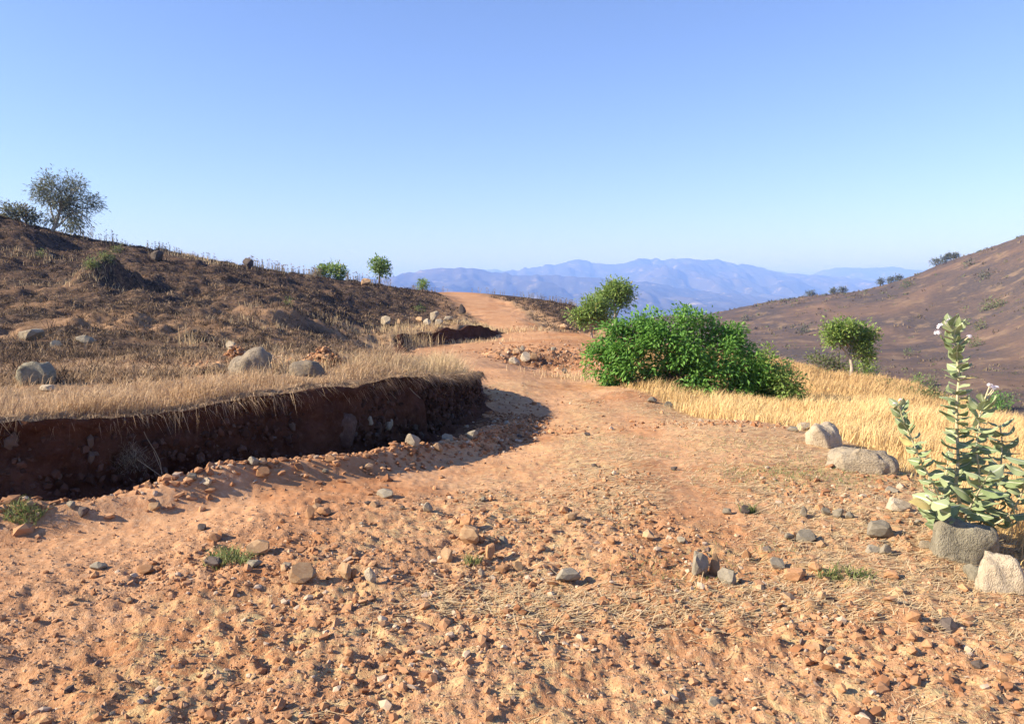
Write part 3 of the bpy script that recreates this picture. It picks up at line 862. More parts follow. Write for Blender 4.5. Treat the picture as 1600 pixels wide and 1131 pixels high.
# ------------------------------------------------------------------ grass and litter
def bank_top_grass():
    Vs = []
    # turf on the field, thick at the lip and thinner behind
    x, y = polar(230000, 5, 26, -44, -1)
    s = signed(x, y, EA)
    dens = np.exp(-np.maximum(s - .25, 0) / .8) * .95 + .16 * (s < 5.5)
    patch = .5 + 1.5 * fbm(x * 1.1, y * 1.1, 3, 501)
    k = (s > .02) & (rng.random(len(x)) < dens * patch * np.clip(y / 7, .8, 1.4)) & (y < 15.5 + np.maximum(x + 4, 0) * 1.2)
    x, y, s = x[k], y[k], s[k]; n = len(x)
    clump = .5 + .5 * noise(x * 2.6, y * 2.6, 511)
    h = rng.uniform(.04, .17, n) * (.35 + 1.2 * clump) * np.where(s < 1.2, 1.15, .75)
    tipz = np.exp(-((x + .95) / .42) ** 2 - ((y - 13.3) / 1.3) ** 2)
    mid = np.exp(-((x + 1.9) / .5) ** 2 - ((y - 11.2) / 1.0) ** 2)
    h = h * (1 + 2.0 * tipz + 1.3 * mid)
    w = .0032 + .00042 * y
    lean = rng.normal(0, .55, (n, 2)) * h[:, None] + np.array([.35, -.15]) * h[:, None]
    t = tints(n, .13); t[:, 0] = np.clip(t[:, 0] * .7 + .3 * clump + .5 * tipz, 0, 1); t[:, 1] *= (1 - tipz)
    Vs.append(blades(on_ground(x, y, -.005), h, lean, w * np.ones(n), t))
    # blades hanging over the edge
    o, c, nn, zl, zu, ss = BANK1
    m = 9000; i = rng.integers(2, len(c) - 30, m)
    patch = fbm(ss[i] * 1.4, ss[i] * 0, 3, 521) + rng.normal(0, .25, m) > -.15
    i = i[patch]; m = len(i)
    b = np.stack([c[i, 0] + nn[i, 0] * rng.uniform(-.10, .12, m), c[i, 1] + nn[i, 1] * rng.uniform(-.10, .12, m), zu[i] + rng.uniform(-.05, .02, m)], -1)
    L = rng.uniform(.06, .24, m)
    lean = nn[i] * L[:, None] * rng.uniform(.5, 1.0, (m, 1)) + rng.normal(0, .35, (m, 2)) * L[:, None]
    V, Fc, C = blades(b, L * .45, lean, .003 + .0004 * b[:, 1], tints(m, .5))
    V = V.reshape(-1, 5, 3); V[:, 4, 2] -= L * rng.uniform(.3, 1.3, m); V[:, 2:4, 2] -= (L * .18)[:, None]
    Vs.append((V.reshape(-1, 3), Fc, C))
    return Vs

def merge3(L):
    V, Fs, C, off = [], [], [], 0
    for a, b, c in L:
        V.append(a); Fs.append(b + off); C.append(c); off += len(a)
    return np.vstack(V), np.vstack(Fs), np.vstack(C)

stuff('dry_grass', *merge3(bank_top_grass()), M_STRAW, 'dry tan grass along the top of the cut bank')

def burnt_tufts():
    x, y = polar(26000, 10.0, 66, -40, 4)
    s = signed(x, y, EA)
    keep = (s > .5) & (fbm(x * .45, y * .45, 3, 531) + rng.normal(0, .3, len(x)) > -.22)
    x, y = x[keep], y[keep]
    xb, yb = polar(1600, 38, 66, -3, 8); sb = signed(xb, yb, EB); kb = sb > .5
    x = np.concatenate([x, xb[kb]]); y = np.concatenate([y, yb[kb]])
    n = len(x); per = 9
    X2 = np.repeat(x, per) + rng.normal(0, 1, n * per) * np.repeat(.018 + .0022 * y, per)
    Y2 = np.repeat(y, per) + rng.normal(0, 1, n * per) * np.repeat(.018 + .0022 * y, per)
    N = n * per
    h = np.repeat(rng.uniform(.04, .12, n) * (.8 + .012 * y), per) * rng.uniform(.5, 1.4, N)
    h *= np.repeat(np.where(rng.random(n) < .05, 2.2, 1.0), per)
    lean = rng.normal(0, .8, (N, 2)) * h[:, None]
    t0 = np.repeat(rng.random(n), per); t = np.stack([np.clip(t0 + rng.normal(0, .2, N), 0, 1), np.repeat((rng.random(n) < .40 + .38 * sstep(26, 42, y)) * .95, per)], -1)
    return blades(on_ground(X2, Y2, -.01), h, lean, .0035 + .00062 * Y2, t)
stuff('stubble', *burnt_tufts(), M_STUBBLE, 'scorched grass stubble on the burnt slope')

def golden():
    x, y = polar(400000, 4.5, 62, 6, 50, .85)
    s = signed(x, y, GOLD)
    dens = sstep(-.1, .5, s + .35 * fbm(x * .9, y * .9, 3, 541))
    up = np.maximum(signed(x, y, EB), signed(x, y, EA))
    k = (rng.random(len(x)) < dens * .62 * (.6 + .55 * fbm(x * .5, y * .5, 3, 543) + .25)) & (up < -.3) & (y < 46)
    x, y, s = x[k], y[k], s[k]; n = len(x)
    clump = .5 + .5 * noise(x * 1.2, y * 1.2, 551)
    h = rng.uniform(.16, .34, n) * (.35 + 1.1 * clump) * sstep(-.2, .9, s + .3)
    h = np.maximum(h, .05)
    lean = rng.normal(0, .28, (n, 2)) * h[:, None] + np.array([.22, -.05]) * h[:, None]
    t = tints(n, .08)
    far = sstep(14, 22, y + 3 * fbm(x * .35, y * .35, 3, 553))
    t[:, 0] = np.clip(.25 + .55 * t[:, 0] + .25 * (clump - .5) - .25 * far, 0, 1)
    t[:, 1] = np.maximum(t[:, 1], far * rng.random(n) * .9)
    return blades(on_ground(x, y, -.01), h, lean, .0035 + .00055 * y, t)
stuff('golden_grass', *golden(), M_GOLD, 'golden dry grass covering the slope right of the track')

def litter():
    x, y = polar(95000, 2.2, 16, -34, 38)
    sg = signed(x, y, GOLD); su = signed(x, y, EA)
    f = -.5 * wheel(x, y) - .3 * (1 - sstep(3.2, 4.3, y)) + .6 * np.exp(-(poly_dist(x, y, RUT) / .28) ** 2) + .5 * np.exp(-((x - .9) / .9) ** 2 - ((y - 4.05) / .35) ** 2) + fbm(x * .75, y * .55, 4, 141) + .42 * sstep(.2, 2.4, x) - .25 * sstep(-.3, -2.2, x)
    k = (su < -.3) & (sg < .15) & (f + rng.normal(0, .16, len(x)) > .24)
    x, y = x[k], y[k]; n = len(x)
    a = rng.normal(.15, .75, n); d = np.stack([np.cos(a), np.sin(a)], -1)
    return strips(on_ground(x, y), d, rng.uniform(.03, .13, n), .0032 + .0005 * y, np.stack([rng.random(n), (rng.random(n) < .12) * .8], -1))
stuff('straw_litter', *litter(), M_LITTER, 'flattened straw strewn over the dirt track')

def green_fuzz():
    spots = [(1262, 738, .55, 900), (1215, 742, .35, 350), (1310, 722, .3, 250), (1180, 700, .35, 150), (930, 685, .4, 120), (1085, 880, .25, 90), (1010, 900, .3, 120), (1045, 713, .12, 50), (1190, 868, .2, 90), (1330, 905, .12, 60), (880, 575, .35, 250), (860, 572, .3, 120), (1130, 690, .4, 120), (1255, 760, .5, 200)]
    L = []
    for px, py, r, n in spots:
        q = hit(px, py)
        x = q[0] + rng.normal(0, r, n); y = q[1] + rng.normal(0, r * .45, n)
        h = rng.uniform(.012, .045, n)
        L.append(blades(on_ground(x, y), h, rng.normal(0, .9, (n, 2)) * h[:, None], np.full(n, .0045), tints(n, .25)))
    return merge3(L)
stuff('low_weeds', *green_fuzz(), M_GREEN, 'thin green weeds sprouting through the track straw')

def pebbles():
    x, y = polar(62000, 2.2, 22, -39, 39, .85)
    sg = signed(x, y, GOLD); su = signed(x, y, EA)
    f = fbm(x * .7 + 9, y * .7, 3, 561) + .55 * (1 - sstep(4.2, 6.6, y)) - .35 * sstep(8, 12, y) + .25
    k = (su < -.2) & (sg < .2) & (f - .55 * wheel(x, y) + rng.normal(0, .35, len(x)) > .18)
    x, y = x[k], y[k]; n = len(x)
    sz = np.exp(rng.normal(math.log(.0048), .42, n)) * (1 + .035 * y)
    return grit(on_ground(x, y) + np.stack([0 * x, 0 * x, sz * .25], -1), sz, np.stack([rng.random(n), (rng.random(n) < .14) * .85], -1))
stuff('gravel', *pebbles(), M_GRIT, 'fine gravel and crumbs of earth on the track')

def clods():
    L = []
    # rubble windrow along the foot of the bank
    o, c, nn, zl, zu, ss = BANK1
    m = 7500; i = rng.integers(0, len(c), m)
    off = .55 + .40 * sstep(-4.6, -2.4, c[i, 0]) + rng.normal(0, .24, m) + .2 * fbm(ss[i] * .9, ss[i] * 0, 3, 571)
    x = c[i, 0] + nn[i, 0] * off + rng.normal(0, .05, m); y = c[i, 1] + nn[i, 1] * off
    k = (y < 12.5) & (off > .2); x, y = x[k], y[k]; m = len(x)
    sz = np.minimum(np.exp(rng.normal(math.log(.016), .55, m)), .045)
    b = on_ground(x, y); b[:, 2] += sz * .35
    L.append(grit(b, sz, np.stack([rng.random(m), (rng.random(m) < .12) * .9], -1), True))
    # broken ground in front
    x, y = polar(17000, 2.3, 7.4, -36, 38, .8)
    f = fbm(x * 1.1 + 4, y * 1.1, 3, 581)
    k = f - .7 * wheel(x, y) + rng.normal(0, .25, len(x)) > .12; x, y = x[k], y[k]; m = len(x)
    sz = np.minimum(np.exp(rng.normal(math.log(.0088), .6, m)), .026); b = on_ground(x, y); b[:, 2] += sz * .3
    L.append(grit(b, sz, np.stack([rng.random(m), (rng.random(m) < .14) * .9], -1), True))
    # rubble slope between the road arms, bank toes and the heap
    for px, py, rx, ry, cnt, s0 in ((850, 556, 1.3, 1.6, 1700, .026), (880, 515, 1.6, 1.0, 350, .022), (640, 568, 1.6, 1.5, 500, .02), (700, 578, 1.0, .8, 200, .018), (440, 565, 1.2, .8, 300, .02), (760, 522, 1.5, 1.2, 120, .02), (1400, 765, .8, .5, 300, .014), (1180, 662, 1.4, .35, 400, .014)):
        q = hit(px, py); x = q[0] + rng.normal(0, rx, cnt); y = q[1] + rng.normal(0, ry, cnt)
        sz = np.minimum(np.exp(rng.normal(math.log(s0), .5, cnt)), .06); b = on_ground(x, y); b[:, 2] += sz * .3
        L.append(grit(b, sz, np.stack([rng.random(cnt), (rng.random(cnt) < .15) * .9], -1), True))
    return merge3(L)
stuff('rubble', *clods(), M_CLOD, 'crumbled clods of red earth along the track edges')
# ------------------------------------------------------------------ stones one can point at
T_, O_, G_, W_, D_ = M_TAN, M_ORANGE, M_GREY, M_PALE, M_DARK
STONES = [
 # px, py(bottom), w, h, material, label
 (470, 912, 42, 28, T_, 'broad flat-faced tan stone, largest on the near left of the track'),
 (733, 850, 30, 28, T_, 'angular yellowish stone with dark right face and long shadow, left of centre'),
 (728, 826, 17, 18, O_, 'small dark-faced wedge stone just behind the angular yellowish stone'),
 (750, 848, 11, 12, O_, 'little orange stone touching the angular yellowish stone on its right'),
 (697, 879, 19, 21, T_, 'squarish tan stone in front of the angular yellowish stone'),
 (766, 875, 15, 25, O_, 'narrow upright orange stone right of the squarish tan stone'),
 (668, 801, 15, 16, W_, 'pale upright pebble-shaped stone casting a long shadow on the track'),
 (484, 810, 14, 20, O_, 'thin upright brown slab beside a block on the left track'),
 (504, 807, 20, 14, O_, 'blocky brown stone just right of the thin upright slab'),
 (600, 779, 26, 12, G_, 'flat tilted grey slab on the smooth part of the track'),
 (584, 792, 18, 9, T_, 'low tan stone under the flat tilted grey slab'),
 (537, 905, 20, 24, T_, 'tan stone with a dark gap behind it at the near edge'),
 (551, 907, 13, 17, O_, 'orange brown stone leaning on the tan stone at the near edge'),
 (578, 910, 18, 24, W_, 'leaning pale yellow slab at the near edge of the track'),
 (315, 829, 14, 10, D_, 'lone dark round stone on the left part of the track'),
 (886, 914, 36, 18, G_, 'half-buried grey stone among straw at the near edge'),
 (1094, 899, 24, 36, G_, 'tall grey brown stone, left of a group of three near straw'),
 (1118, 900, 20, 34, T_, 'middle upright stone of a group of three near straw'),
 (1138, 914, 28, 26, G_, 'low rounded stone, right of a group of three near straw'),
 (785, 897, 22, 15, O_, 'orange stone low in front of the narrow upright stone'),
 (752, 902, 10, 14, W_, 'small pale upright stone beside a low orange stone'),
 (810, 893, 16, 15, T_, 'rounded tan stone with dark stripe near the straw patch'),
 (446, 889, 15, 8, W_, 'small yellow sliver of stone behind the broad flat-faced one'),
 (400, 868, 36, 20, T_, 'wide low tan slab with weeds at its left on the track'),
 (333, 848, 22, 14, O_, 'orange flat stone left of the wide low tan slab'),
 (330, 890, 26, 16, D_, 'dark stone in shadow below the green weed tuft'),
 (395, 888, 24, 12, G_, 'grey flat stone below the wide low tan slab'),
 (150, 892, 24, 12, G_, 'greyish flat stone near the left edge foreground'),
 (225, 898, 26, 12, O_, 'orange low stone at the near left foreground'),
 (1377, 842, 40, 26, G_, 'large grey-green wedge stone on the right of the track'),
 (1407, 798, 32, 17, W_, 'cream flat-topped stone on the right of the track'),
 (1257, 808, 13, 18, G_, 'grey upright stone, leftmost of a row on the right track'),
 (1292, 806, 14, 11, G_, 'small grey stone, second of the row on the right track'),
 (1312, 810, 17, 13, G_, 'tilted grey stone, third of the row on the right track'),
 (1329, 811, 13, 11, G_, 'grey stone with dark side, last of the row on the right track'),
 (1262, 846, 32, 18, G_, 'mossy grey-green stone at the edge of bare red soil'),
 (1233, 843, 15, 9, G_, 'small grey stone left of the mossy grey-green stone'),
 (1366, 863, 20, 12, G_, 'low grey stone among straw beyond the red soil'),
 (1386, 866, 22, 17, G_, 'round greenish stone among straw beyond the red soil'),
 (1217, 892, 24, 17, G_, 'flat pale green stone at the left of bare red soil'),
 (1246, 910, 32, 20, O_, 'orange stone at the near edge below bare red soil'),
 (1276, 897, 20, 15, O_, 'orange stone with shadow right of the flat pale green stone'),
 (1166, 803, 15, 13, D_, 'dark stone beside a grass tuft on the right track'),
 (1137, 805, 14, 10, G_, 'grey stone left of the dark stone by the grass tuft'),
 (1065, 850, 14, 9, G_, 'small grey stone above the group of three stones'),
 (1168, 873, 16, 15, O_, 'orange cube-like stone right of the group of three stones'),
 (955, 852, 12, 12, O_, 'pointed orange stone with triangular shadow in mid foreground'),
 (893, 815, 20, 12, T_, 'tan flat stone with shadow in mid foreground'),
 (845, 862, 14, 9, O_, 'orange stone left of the straw patch'),
 (1448, 858, 18, 12, W_, 'whitish leaf-shaped stone beside the big boulder'),
 (1395, 905, 22, 14, O_, 'orange lump of stone at the near right foreground'),
 (1395, 770, 18, 8, G_, 'low grey stone above the cream flat-topped stone'),
 (643, 697, 24, 19, W_, 'pale pink rounded stone on the rubble at the bank foot'),
 (699, 690, 18, 12, G_, 'bluish grey stone on the rubble right of the pale pink one'),
 (738, 688, 17, 14, G_, 'bluish grey stone at the right end of the rubble'),
 (684, 707, 15, 13, T_, 'tan stone in front of the bluish grey stones'),
 (410, 750, 22, 14, O_, 'smooth orange stone at the bank foot, left of centre'),
 (298, 754, 15, 11, G_, 'grey stone at the bank foot under a hanging stick'),
 (322, 764, 14, 12, W_, 'pale little stone at the bank foot under a hanging stick'),
 (395, 728, 18, 12, G_, 'grey stone on top of the rubble in shade'),
 (108, 798, 14, 11, G_, 'grey tilted stone in the rubble at far left'),
 (128, 812, 16, 15, D_, 'dark stone in the rubble at far left'),
 (78, 780, 20, 14, O_, 'orange clod-like stone on the rubble at far left'),
 (240, 800, 18, 11, T_, 'tan stone at the front of the rubble, left'),
 (508, 742, 10, 7, G_, 'small grey stone in the rubble middle'),
 (515, 723, 16, 9, O_, 'flat orange stone on the rubble middle'),
 (812, 684, 9, 6, D_, 'small dark stone in the middle of the track'),
 (918, 682, 10, 6, D_, 'small dark stone on the straw strip of the track'),
 (1054, 735, 10, 6, D_, 'lone small dark stone on bare dirt, centre right'),
 (1020, 630, 15, 9, G_, 'grey stone on the track rim by the golden grass'),
 (1045, 636, 13, 8, G_, 'grey stone on the track rim, right of its twin'),
 (1240, 674, 16, 8, G_, 'small grey stone on the rim left of the pale boulder'),
 (1258, 672, 22, 11, W_, 'low pale stone touching the pale boulder on its left'),
 # the field and far slope
 (335, 580, 24, 13, T_, 'low tan stone left of the big field boulder'),
 (359, 549, 15, 15, W_, 'small pale stone behind the big field boulder'),
 (45, 533, 34, 16, W_, 'pale flat stone at the left edge of the field'),
 (130, 538, 28, 13, G_, 'bluish grey stone on the field by weeds'),
 (85, 543, 16, 11, G_, 'light grey stone on the field near the left edge'),
 (70, 612, 18, 10, W_, 'whitish stone half hidden in the bank-top grass'),
 (602, 509, 15, 14, W_, 'pale rounded stone above the far cut bank, leftmost'),
 (624, 507, 9, 8, T_, 'small tan stone right of the pale rounded one'),
 (655, 505, 11, 8, T_, 'tan stone in the middle of the row above far bank'),
 (678, 503, 13, 15, W_, 'tall pale stone, highest of the row above far bank'),
 (668, 509, 13, 11, W_, 'pale stone in front of the tall pale one'),
 (686, 509, 11, 9, W_, 'white stone at the right of the tall pale one'),
 (699, 505, 15, 8, W_, 'flat pale stone at the right end of the row'),
 (571, 446, 14, 10, T_, 'tan boulder on the skyline left of a slim tree'),
 (722, 492, 11, 16, D_, 'dark upright rock beside the climbing road'),
 (385, 419, 17, 13, D_, 'dark cone-shaped rock on the left skyline'),
 (243, 409, 18, 15, D_, 'dark rounded rock below the left skyline'),
 (804, 570, 17, 12, W_, 'pale rock at the lower left of the rubble hollow'),
 (822, 568, 16, 14, W_, 'pale rock in the middle of the rubble hollow'),
 (834, 566, 11, 13, T_, 'tan rock at the right of the rubble hollow'),
 (806, 556, 10, 9, T_, 'tan rock on the upper edge of the rubble hollow'),
 (816, 548, 9, 8, W_, 'whitish rock on top of the rubble slope'),
 (882, 584, 9, 8, D_, 'dark red stone below the rubble slope near bush'),
 (865, 548, 8, 6, G_, 'grey stone high on the rubble slope'),
 (882, 515, 13, 8, T_, 'tan stone on the small bank right of climbing road'),
 (600, 585, 14, 8, W_, 'pale stone amid tall grass on the bank'),
 (640, 572, 18, 12, W_, 'whitish stone on rubble left of the far track bend'),
]
for i, (px, py, w, h, m, lab) in enumerate(STONES):
    stone_px(px, py, w, h, m, lab, k=i % 7, sub=2, planes=12 + i % 5)

# boulders
def boulder(px, py, w, h, mat, lab, k, dr=.8, planes=5, sub=4, sink=.75, Y=None, tilt=.08, rz=None):
    o = stone_px(px, py, w, h, mat, lab, dr, Y=Y, cat='boulder', name='boulder', k=k, sub=sub, planes=planes, smooth=True, sink=sink, tilt=tilt, rz=rz)
    return o
boulder(1294, 700, 58, 36, M_PALE, 'rounded pale boulder at the track edge by golden grass', 21, .9, 1)
boulder(1364, 744, 108, 38, M_PALE, 'long low pale boulder right of the rounded pale one', 22, .5, 1, sub=5).rotation_euler = (0, .2, -.25)
boulder(1524, 886, 100, 62, M_MOSSY, 'large grey-green boulder at the foot of the milkweed', 24, .7, 7)
boulder(1532, 908, 34, 24, M_MOSSY, 'small grey boulder wedged under the large grey-green one', 25, .9, 6)
boulder(1578, 928, 72, 62, M_PALE, 'pale cream boulder at the right edge foreground', 26, .9, 6)
boulder(386, 588, 62, 42, M_FIELD, 'largest boulder on the field, pale with a shaded right side', 27, .8, 6)
boulder(475, 588, 54, 22, M_FIELD, 'low flat boulder on the field below a soil heap', 28, .8, 5)
boulder(42, 602, 56, 34, M_MOSSY, 'bluish grey boulder at the left edge of the field', 43, .9, 8)

# stones stuck in the cut face
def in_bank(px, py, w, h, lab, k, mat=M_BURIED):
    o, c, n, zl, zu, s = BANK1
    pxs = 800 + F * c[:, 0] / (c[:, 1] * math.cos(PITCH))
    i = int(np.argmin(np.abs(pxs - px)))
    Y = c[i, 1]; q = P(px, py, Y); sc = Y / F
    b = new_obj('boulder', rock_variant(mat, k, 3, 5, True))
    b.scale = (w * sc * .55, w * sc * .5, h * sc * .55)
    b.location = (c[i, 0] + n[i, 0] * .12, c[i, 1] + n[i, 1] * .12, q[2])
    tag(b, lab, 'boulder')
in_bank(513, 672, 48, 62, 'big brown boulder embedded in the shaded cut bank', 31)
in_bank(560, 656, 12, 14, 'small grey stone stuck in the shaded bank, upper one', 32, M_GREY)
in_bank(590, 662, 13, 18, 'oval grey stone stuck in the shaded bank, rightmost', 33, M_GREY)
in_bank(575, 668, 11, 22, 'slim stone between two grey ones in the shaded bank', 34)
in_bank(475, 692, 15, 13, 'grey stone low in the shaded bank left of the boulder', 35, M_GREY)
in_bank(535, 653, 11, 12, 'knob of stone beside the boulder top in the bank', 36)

# loose stones that nothing tells apart
def loose():
    mats = [M_TAN, M_ORANGE, M_ORANGE, M_TAN, M_GREY, M_ORANGE, M_DARK]
    n = 0
    while n < 170:
        px = random.uniform(0, 1600); py = random.uniform(780, 1131) if random.random() < .8 else random.uniform(690, 800)
        if py > 930 and random.random() < .55: continue
        if py < 830 and px < 420: continue
        q = hit(px, py); y = q[1]
        if wheel(np.array([q[0]]), np.array([q[1]]))[0] > .45: continue
        if fbm(np.array([q[0] * .9]), np.array([q[1] * .9]), 3, 801)[0] + random.gauss(0, .2) < .0: continue
        if y > 12 or float(signed(np.array([q[0]]), np.array([q[1]]), GOLD)[0]) > 0: continue
        w = min(max(random.lognormvariate(math.log(.034), .4), .016), .085)
        mt = random.choice(mats); cn = {'stone_tan': 'tan', 'stone_orange': 'rust-orange', 'stone_grey': 'grey', 'stone_dark': 'blackish'}[mt.name]
        put_rock(q, w * random.uniform(.8, 1.4), w, w * random.uniform(.5, .85), mt, 'small loose angular %s stone lying on the dirt track' % cn,
                 k=random.randrange(8), sub=1, planes=6, group='loose %s stones scattered on the track' % cn, sink=.35, rz=random.uniform(0, 6.28), tilt=.4)
        n += 1
    o, c, nn, zl, zu, s = BANK1
    for k in range(80):
        i = random.randrange(len(c)); off = .62 + .40 * float(sstep(-4.6, -2.4, c[i][0])) + random.gauss(0, .15)
        x, y = c[i] + nn[i] * off
        if y > 11.5: continue
        w = min(max(random.lognormvariate(math.log(.06), .35), .03), .13)
        put_rock((x, y, float(H(x, y))), w * random.uniform(.8, 1.4), w, w * random.uniform(.55, .85), random.choice([M_ORANGE, M_ORANGE, M_TAN, M_GREY]),
                 'earthy stone in the rubble windrow at the bank foot', k=random.randrange(8), sub=1, planes=6, group='stones in the rubble along the bank foot', sink=.25, rz=random.uniform(0, 6.28), tilt=.5)
loose()

# heap of dug red soil on the field
def heap(px, py, w, h, lab, seed):
    q = hit(px, py); s = q[1] / F; rw = w * s / 2; hh = h * s
    n = 40; a = np.linspace(0, 2 * math.pi, 48, endpoint=False); rr = np.linspace(0, 1, 22)
    A, Rr = np.meshgrid(a, rr)
    x = q[0] + Rr * rw * np.cos(A); y = q[1] + rw * .6 + Rr * rw * .7 * np.sin(A)
    z = H(x, y) + hh * np.maximum(0, (1 - Rr ** 1.6)) * (1 + .5 * fbm(x * 3, y * 3, 3, seed)) + .05 * fbm(x * 9, y * 9, 3, seed + 4) - .05 * Rr
    idx = np.arange(A.size).reshape(A.shape); nx = np.roll(idx, -1, 1)
    Fq = np.stack([idx[:-1], nx[:-1], nx[1:], idx[1:]], -1).reshape(-1, 4)
    root = empty('soil_heap', (q[0], q[1] + rw * .6, q[2]))
    V = np.stack([x, y, z], -1).reshape(-1, 3) - np.array(root.location)
    tag(root, lab, 'soil heap')
    new_obj('mound', mesh_np('mound', V, Fq, M_SOIL), root)
    m = 260; aa = rng.uniform(0, 6.28, m); r2 = np.sqrt(rng.random(m)) * 1.15
    bx = q[0] + r2 * rw * np.cos(aa); by = q[1] + rw * .6 + r2 * rw * .7 * np.sin(aa)
    bz = H(bx, by) + hh * np.maximum(0, (1 - r2 ** 1.6)) * (1 + .5 * fbm(bx * 3, by * 3, 3, seed))
    sz = np.minimum(np.exp(rng.normal(math.log(.022), .5, m)), .05)
    V, Fc, C = grit(np.stack([bx, by, bz], -1) - np.array(root.location), sz, np.stack([rng.random(m), (rng.random(m) < .1) * .9], -1), True)
    o = new_obj('crumbs', mesh_np('crumbs', V, Fc, M_CLOD, C, False), root); o['kind'] = 'stuff'
    return q, rw, hh
def mat_soil():
    m, nt, b = mat_new('dug_soil'); t = NT(nt); v = t.coord()
    n = t.noise(v, 6, 6, .7); c = t.mix(t.mapr(n, .35, .65), (.20, .085, .042), (.36, .18, .095)); t.L(c, b.inputs['Base Color'])
    t.L(t.bump(t.noise(v, 20, 5, .7), 1.0, .05), b.inputs['Normal']); return m
M_SOIL = mat_soil()
heap(505, 574, 84, 30, 'heap of freshly dug red soil on the field', 601)
heap(365, 562, 36, 20, 'little red soil heap behind the big field boulder', 611)
stone_px(500, 549, 12, 10, M_TAN, 'tan stone lying on top of the dug soil heap', Y=12.6)

# roots and dry sticks
def stick(name, pxs, Y0, Y1, r, lab, cat='stick', extra=None):
    n = len(pxs); pts = np.array([P(a, b, Y0 + (Y1 - Y0) * i / (n - 1)) for i, (a, b) in enumerate(pxs)])
    p, s = resample(pts, .03)
    parts = [tube(p, np.linspace(r, r * .5, len(p)), 6)]
    for e in (extra or []):
        q = np.array([P(a, b, Y) for a, b, Y in e]); q, _ = resample(q, .03)
        parts.append(tube(q, np.linspace(r * .6, r * .25, len(q)), 5))
    V, Fc = join(parts); base = p[0].copy()
    o = new_obj(name, mesh_np(name, V - base, Fc, M_TWIG)); o.location = base
    return tag(o, lab, cat)
stick('dry_stick', [(196, 641), (206, 643), (218, 660), (230, 685), (243, 706), (250, 722), (253, 742)], 6.95, 6.62, .006, 'bent pale dry stick hanging down over the shaded bank')
stick('dry_stick', [(215, 718), (235, 732), (258, 748)], 6.6, 6.35, .0045, 'thin pale twig leaning at the foot of the shaded bank', extra=[[(240, 705, 6.55), (248, 725, 6.5), (257, 746, 6.35)]])
stick('root', [(505, 640), (525, 618), (545, 606), (556, 600)], 8.35, 8.6, .010, 'pale forked root poking out under the bank turf', 'root', extra=[[(525, 618, 8.4), (520, 604, 8.4), (512, 598, 8.4)], [(528, 620, 8.4), (538, 624, 8.3), (545, 612, 8.4)]])
stick('root', [(618, 594), (632, 597), (645, 612), (658, 623)], 9.5, 9.3, .008, 'thin arching root hanging over the bank near its end', 'root')
stick('root', [(590, 603), (608, 612), (620, 624)], 9.1, 9.0, .006, 'fine pale root on the bank below the grass', 'root')
stick('dry_stick', [(177, 775), (195, 785), (230, 788)], 6.05, 5.85, .005, 'pale curved straw stalk lying on the rubble at left')

# tangled dead grass clump on the shaded face
def dead_clump(px, py, lab):
    o, c, n, zl, zu, s = BANK1
    pxs = 800 + F * c[:, 0] / (c[:, 1] * math.cos(PITCH)); i = int(np.argmin(np.abs(pxs - px)))
    q = P(px, py, c[i, 1] - .12)
    N = 900
    b = q + rng.normal(0, 1, (N, 3)) * [.13, .04, .06]
    L = rng.uniform(.06, .22, N); lean = rng.normal(0, .7, (N, 2)) * L[:, None]
    V, Fc, C = blades(b, L * .5, lean, np.full(N, .003), tints(N, .4))
    o = new_obj('dead_grass_tuft', mesh_np('dead_grass_tuft', V - q, Fc, M_WEED, C, False)); o.location = q
    tag(o, lab, 'grass tuft')
dead_clump(185, 720, 'grey tangle of dead grass caught on the shaded bank')
# ------------------------------------------------------------------ trees and bushes
def leaf_cloud(cent, n_per, spread, size, tint_fn, out_from, droop=.5, fold=True, asp=.42):
    """leaves round cluster centres; out_from (3,) point the leaves grow away from"""
    N = len(cent) * n_per
    c = np.repeat(cent, n_per, 0)
    off = rng.normal(0, 1, (N, 3)) * spread
    p = c + off
    ax = p - out_from; ax /= np.linalg.norm(ax, axis=1)[:, None] + 1e-9
    ax = ax * .7 + off / (np.linalg.norm(off, axis=1)[:, None] + 1e-9) * .6 + rng.normal(0, .35, (N, 3)); ax[:, 2] -= droop
    ax /= np.linalg.norm(ax, axis=1)[:, None]
    ou = p - out_from; ou /= np.linalg.norm(ou, axis=1)[:, None] + 1e-9
    nr = rng.normal(0, .45, (N, 3)) + [0, 0, .7] + ou * .75
    sd = np.cross(ax, nr); sd /= np.linalg.norm(sd, axis=1)[:, None] + 1e-9
    nr = np.cross(sd, ax)
    L = size * rng.uniform(.6, 1.25, N)[:, None]; W = L * asp
    mid = p + ax * L * .5
    v0 = p; v1 = mid - sd * W * .5 + nr * W * .14; v2 = mid + sd * W * .5 + nr * W * .14; v3 = p + ax * L - nr * L * .12
    t = tint_fn(p, N)
    if fold:
        v4 = mid - nr * W * .06
        V = np.stack([v0, v1, v2, v3, v4], 1).reshape(-1, 3); i = np.arange(N)[:, None] * 5
        Fc = np.concatenate([i + [0, 4, 1], i + [0, 2, 4], i + [1, 4, 3], i + [4, 2, 3]], 1).reshape(-1, 3); k = 5
    else:
        V = np.stack([v0, v1, v2, v3], 1).reshape(-1, 3); i = np.arange(N)[:, None] * 4
        Fc = np.concatenate([i + [0, 2, 1], i + [1, 2, 3]], 1).reshape(-1, 3); k = 4
    C = np.ones((N, k, 4)); C[:, :, 0] = t[:, 0:1]; C[:, :, 1] = t[:, 1:2]
    return V, Fc, C.reshape(-1, 4)

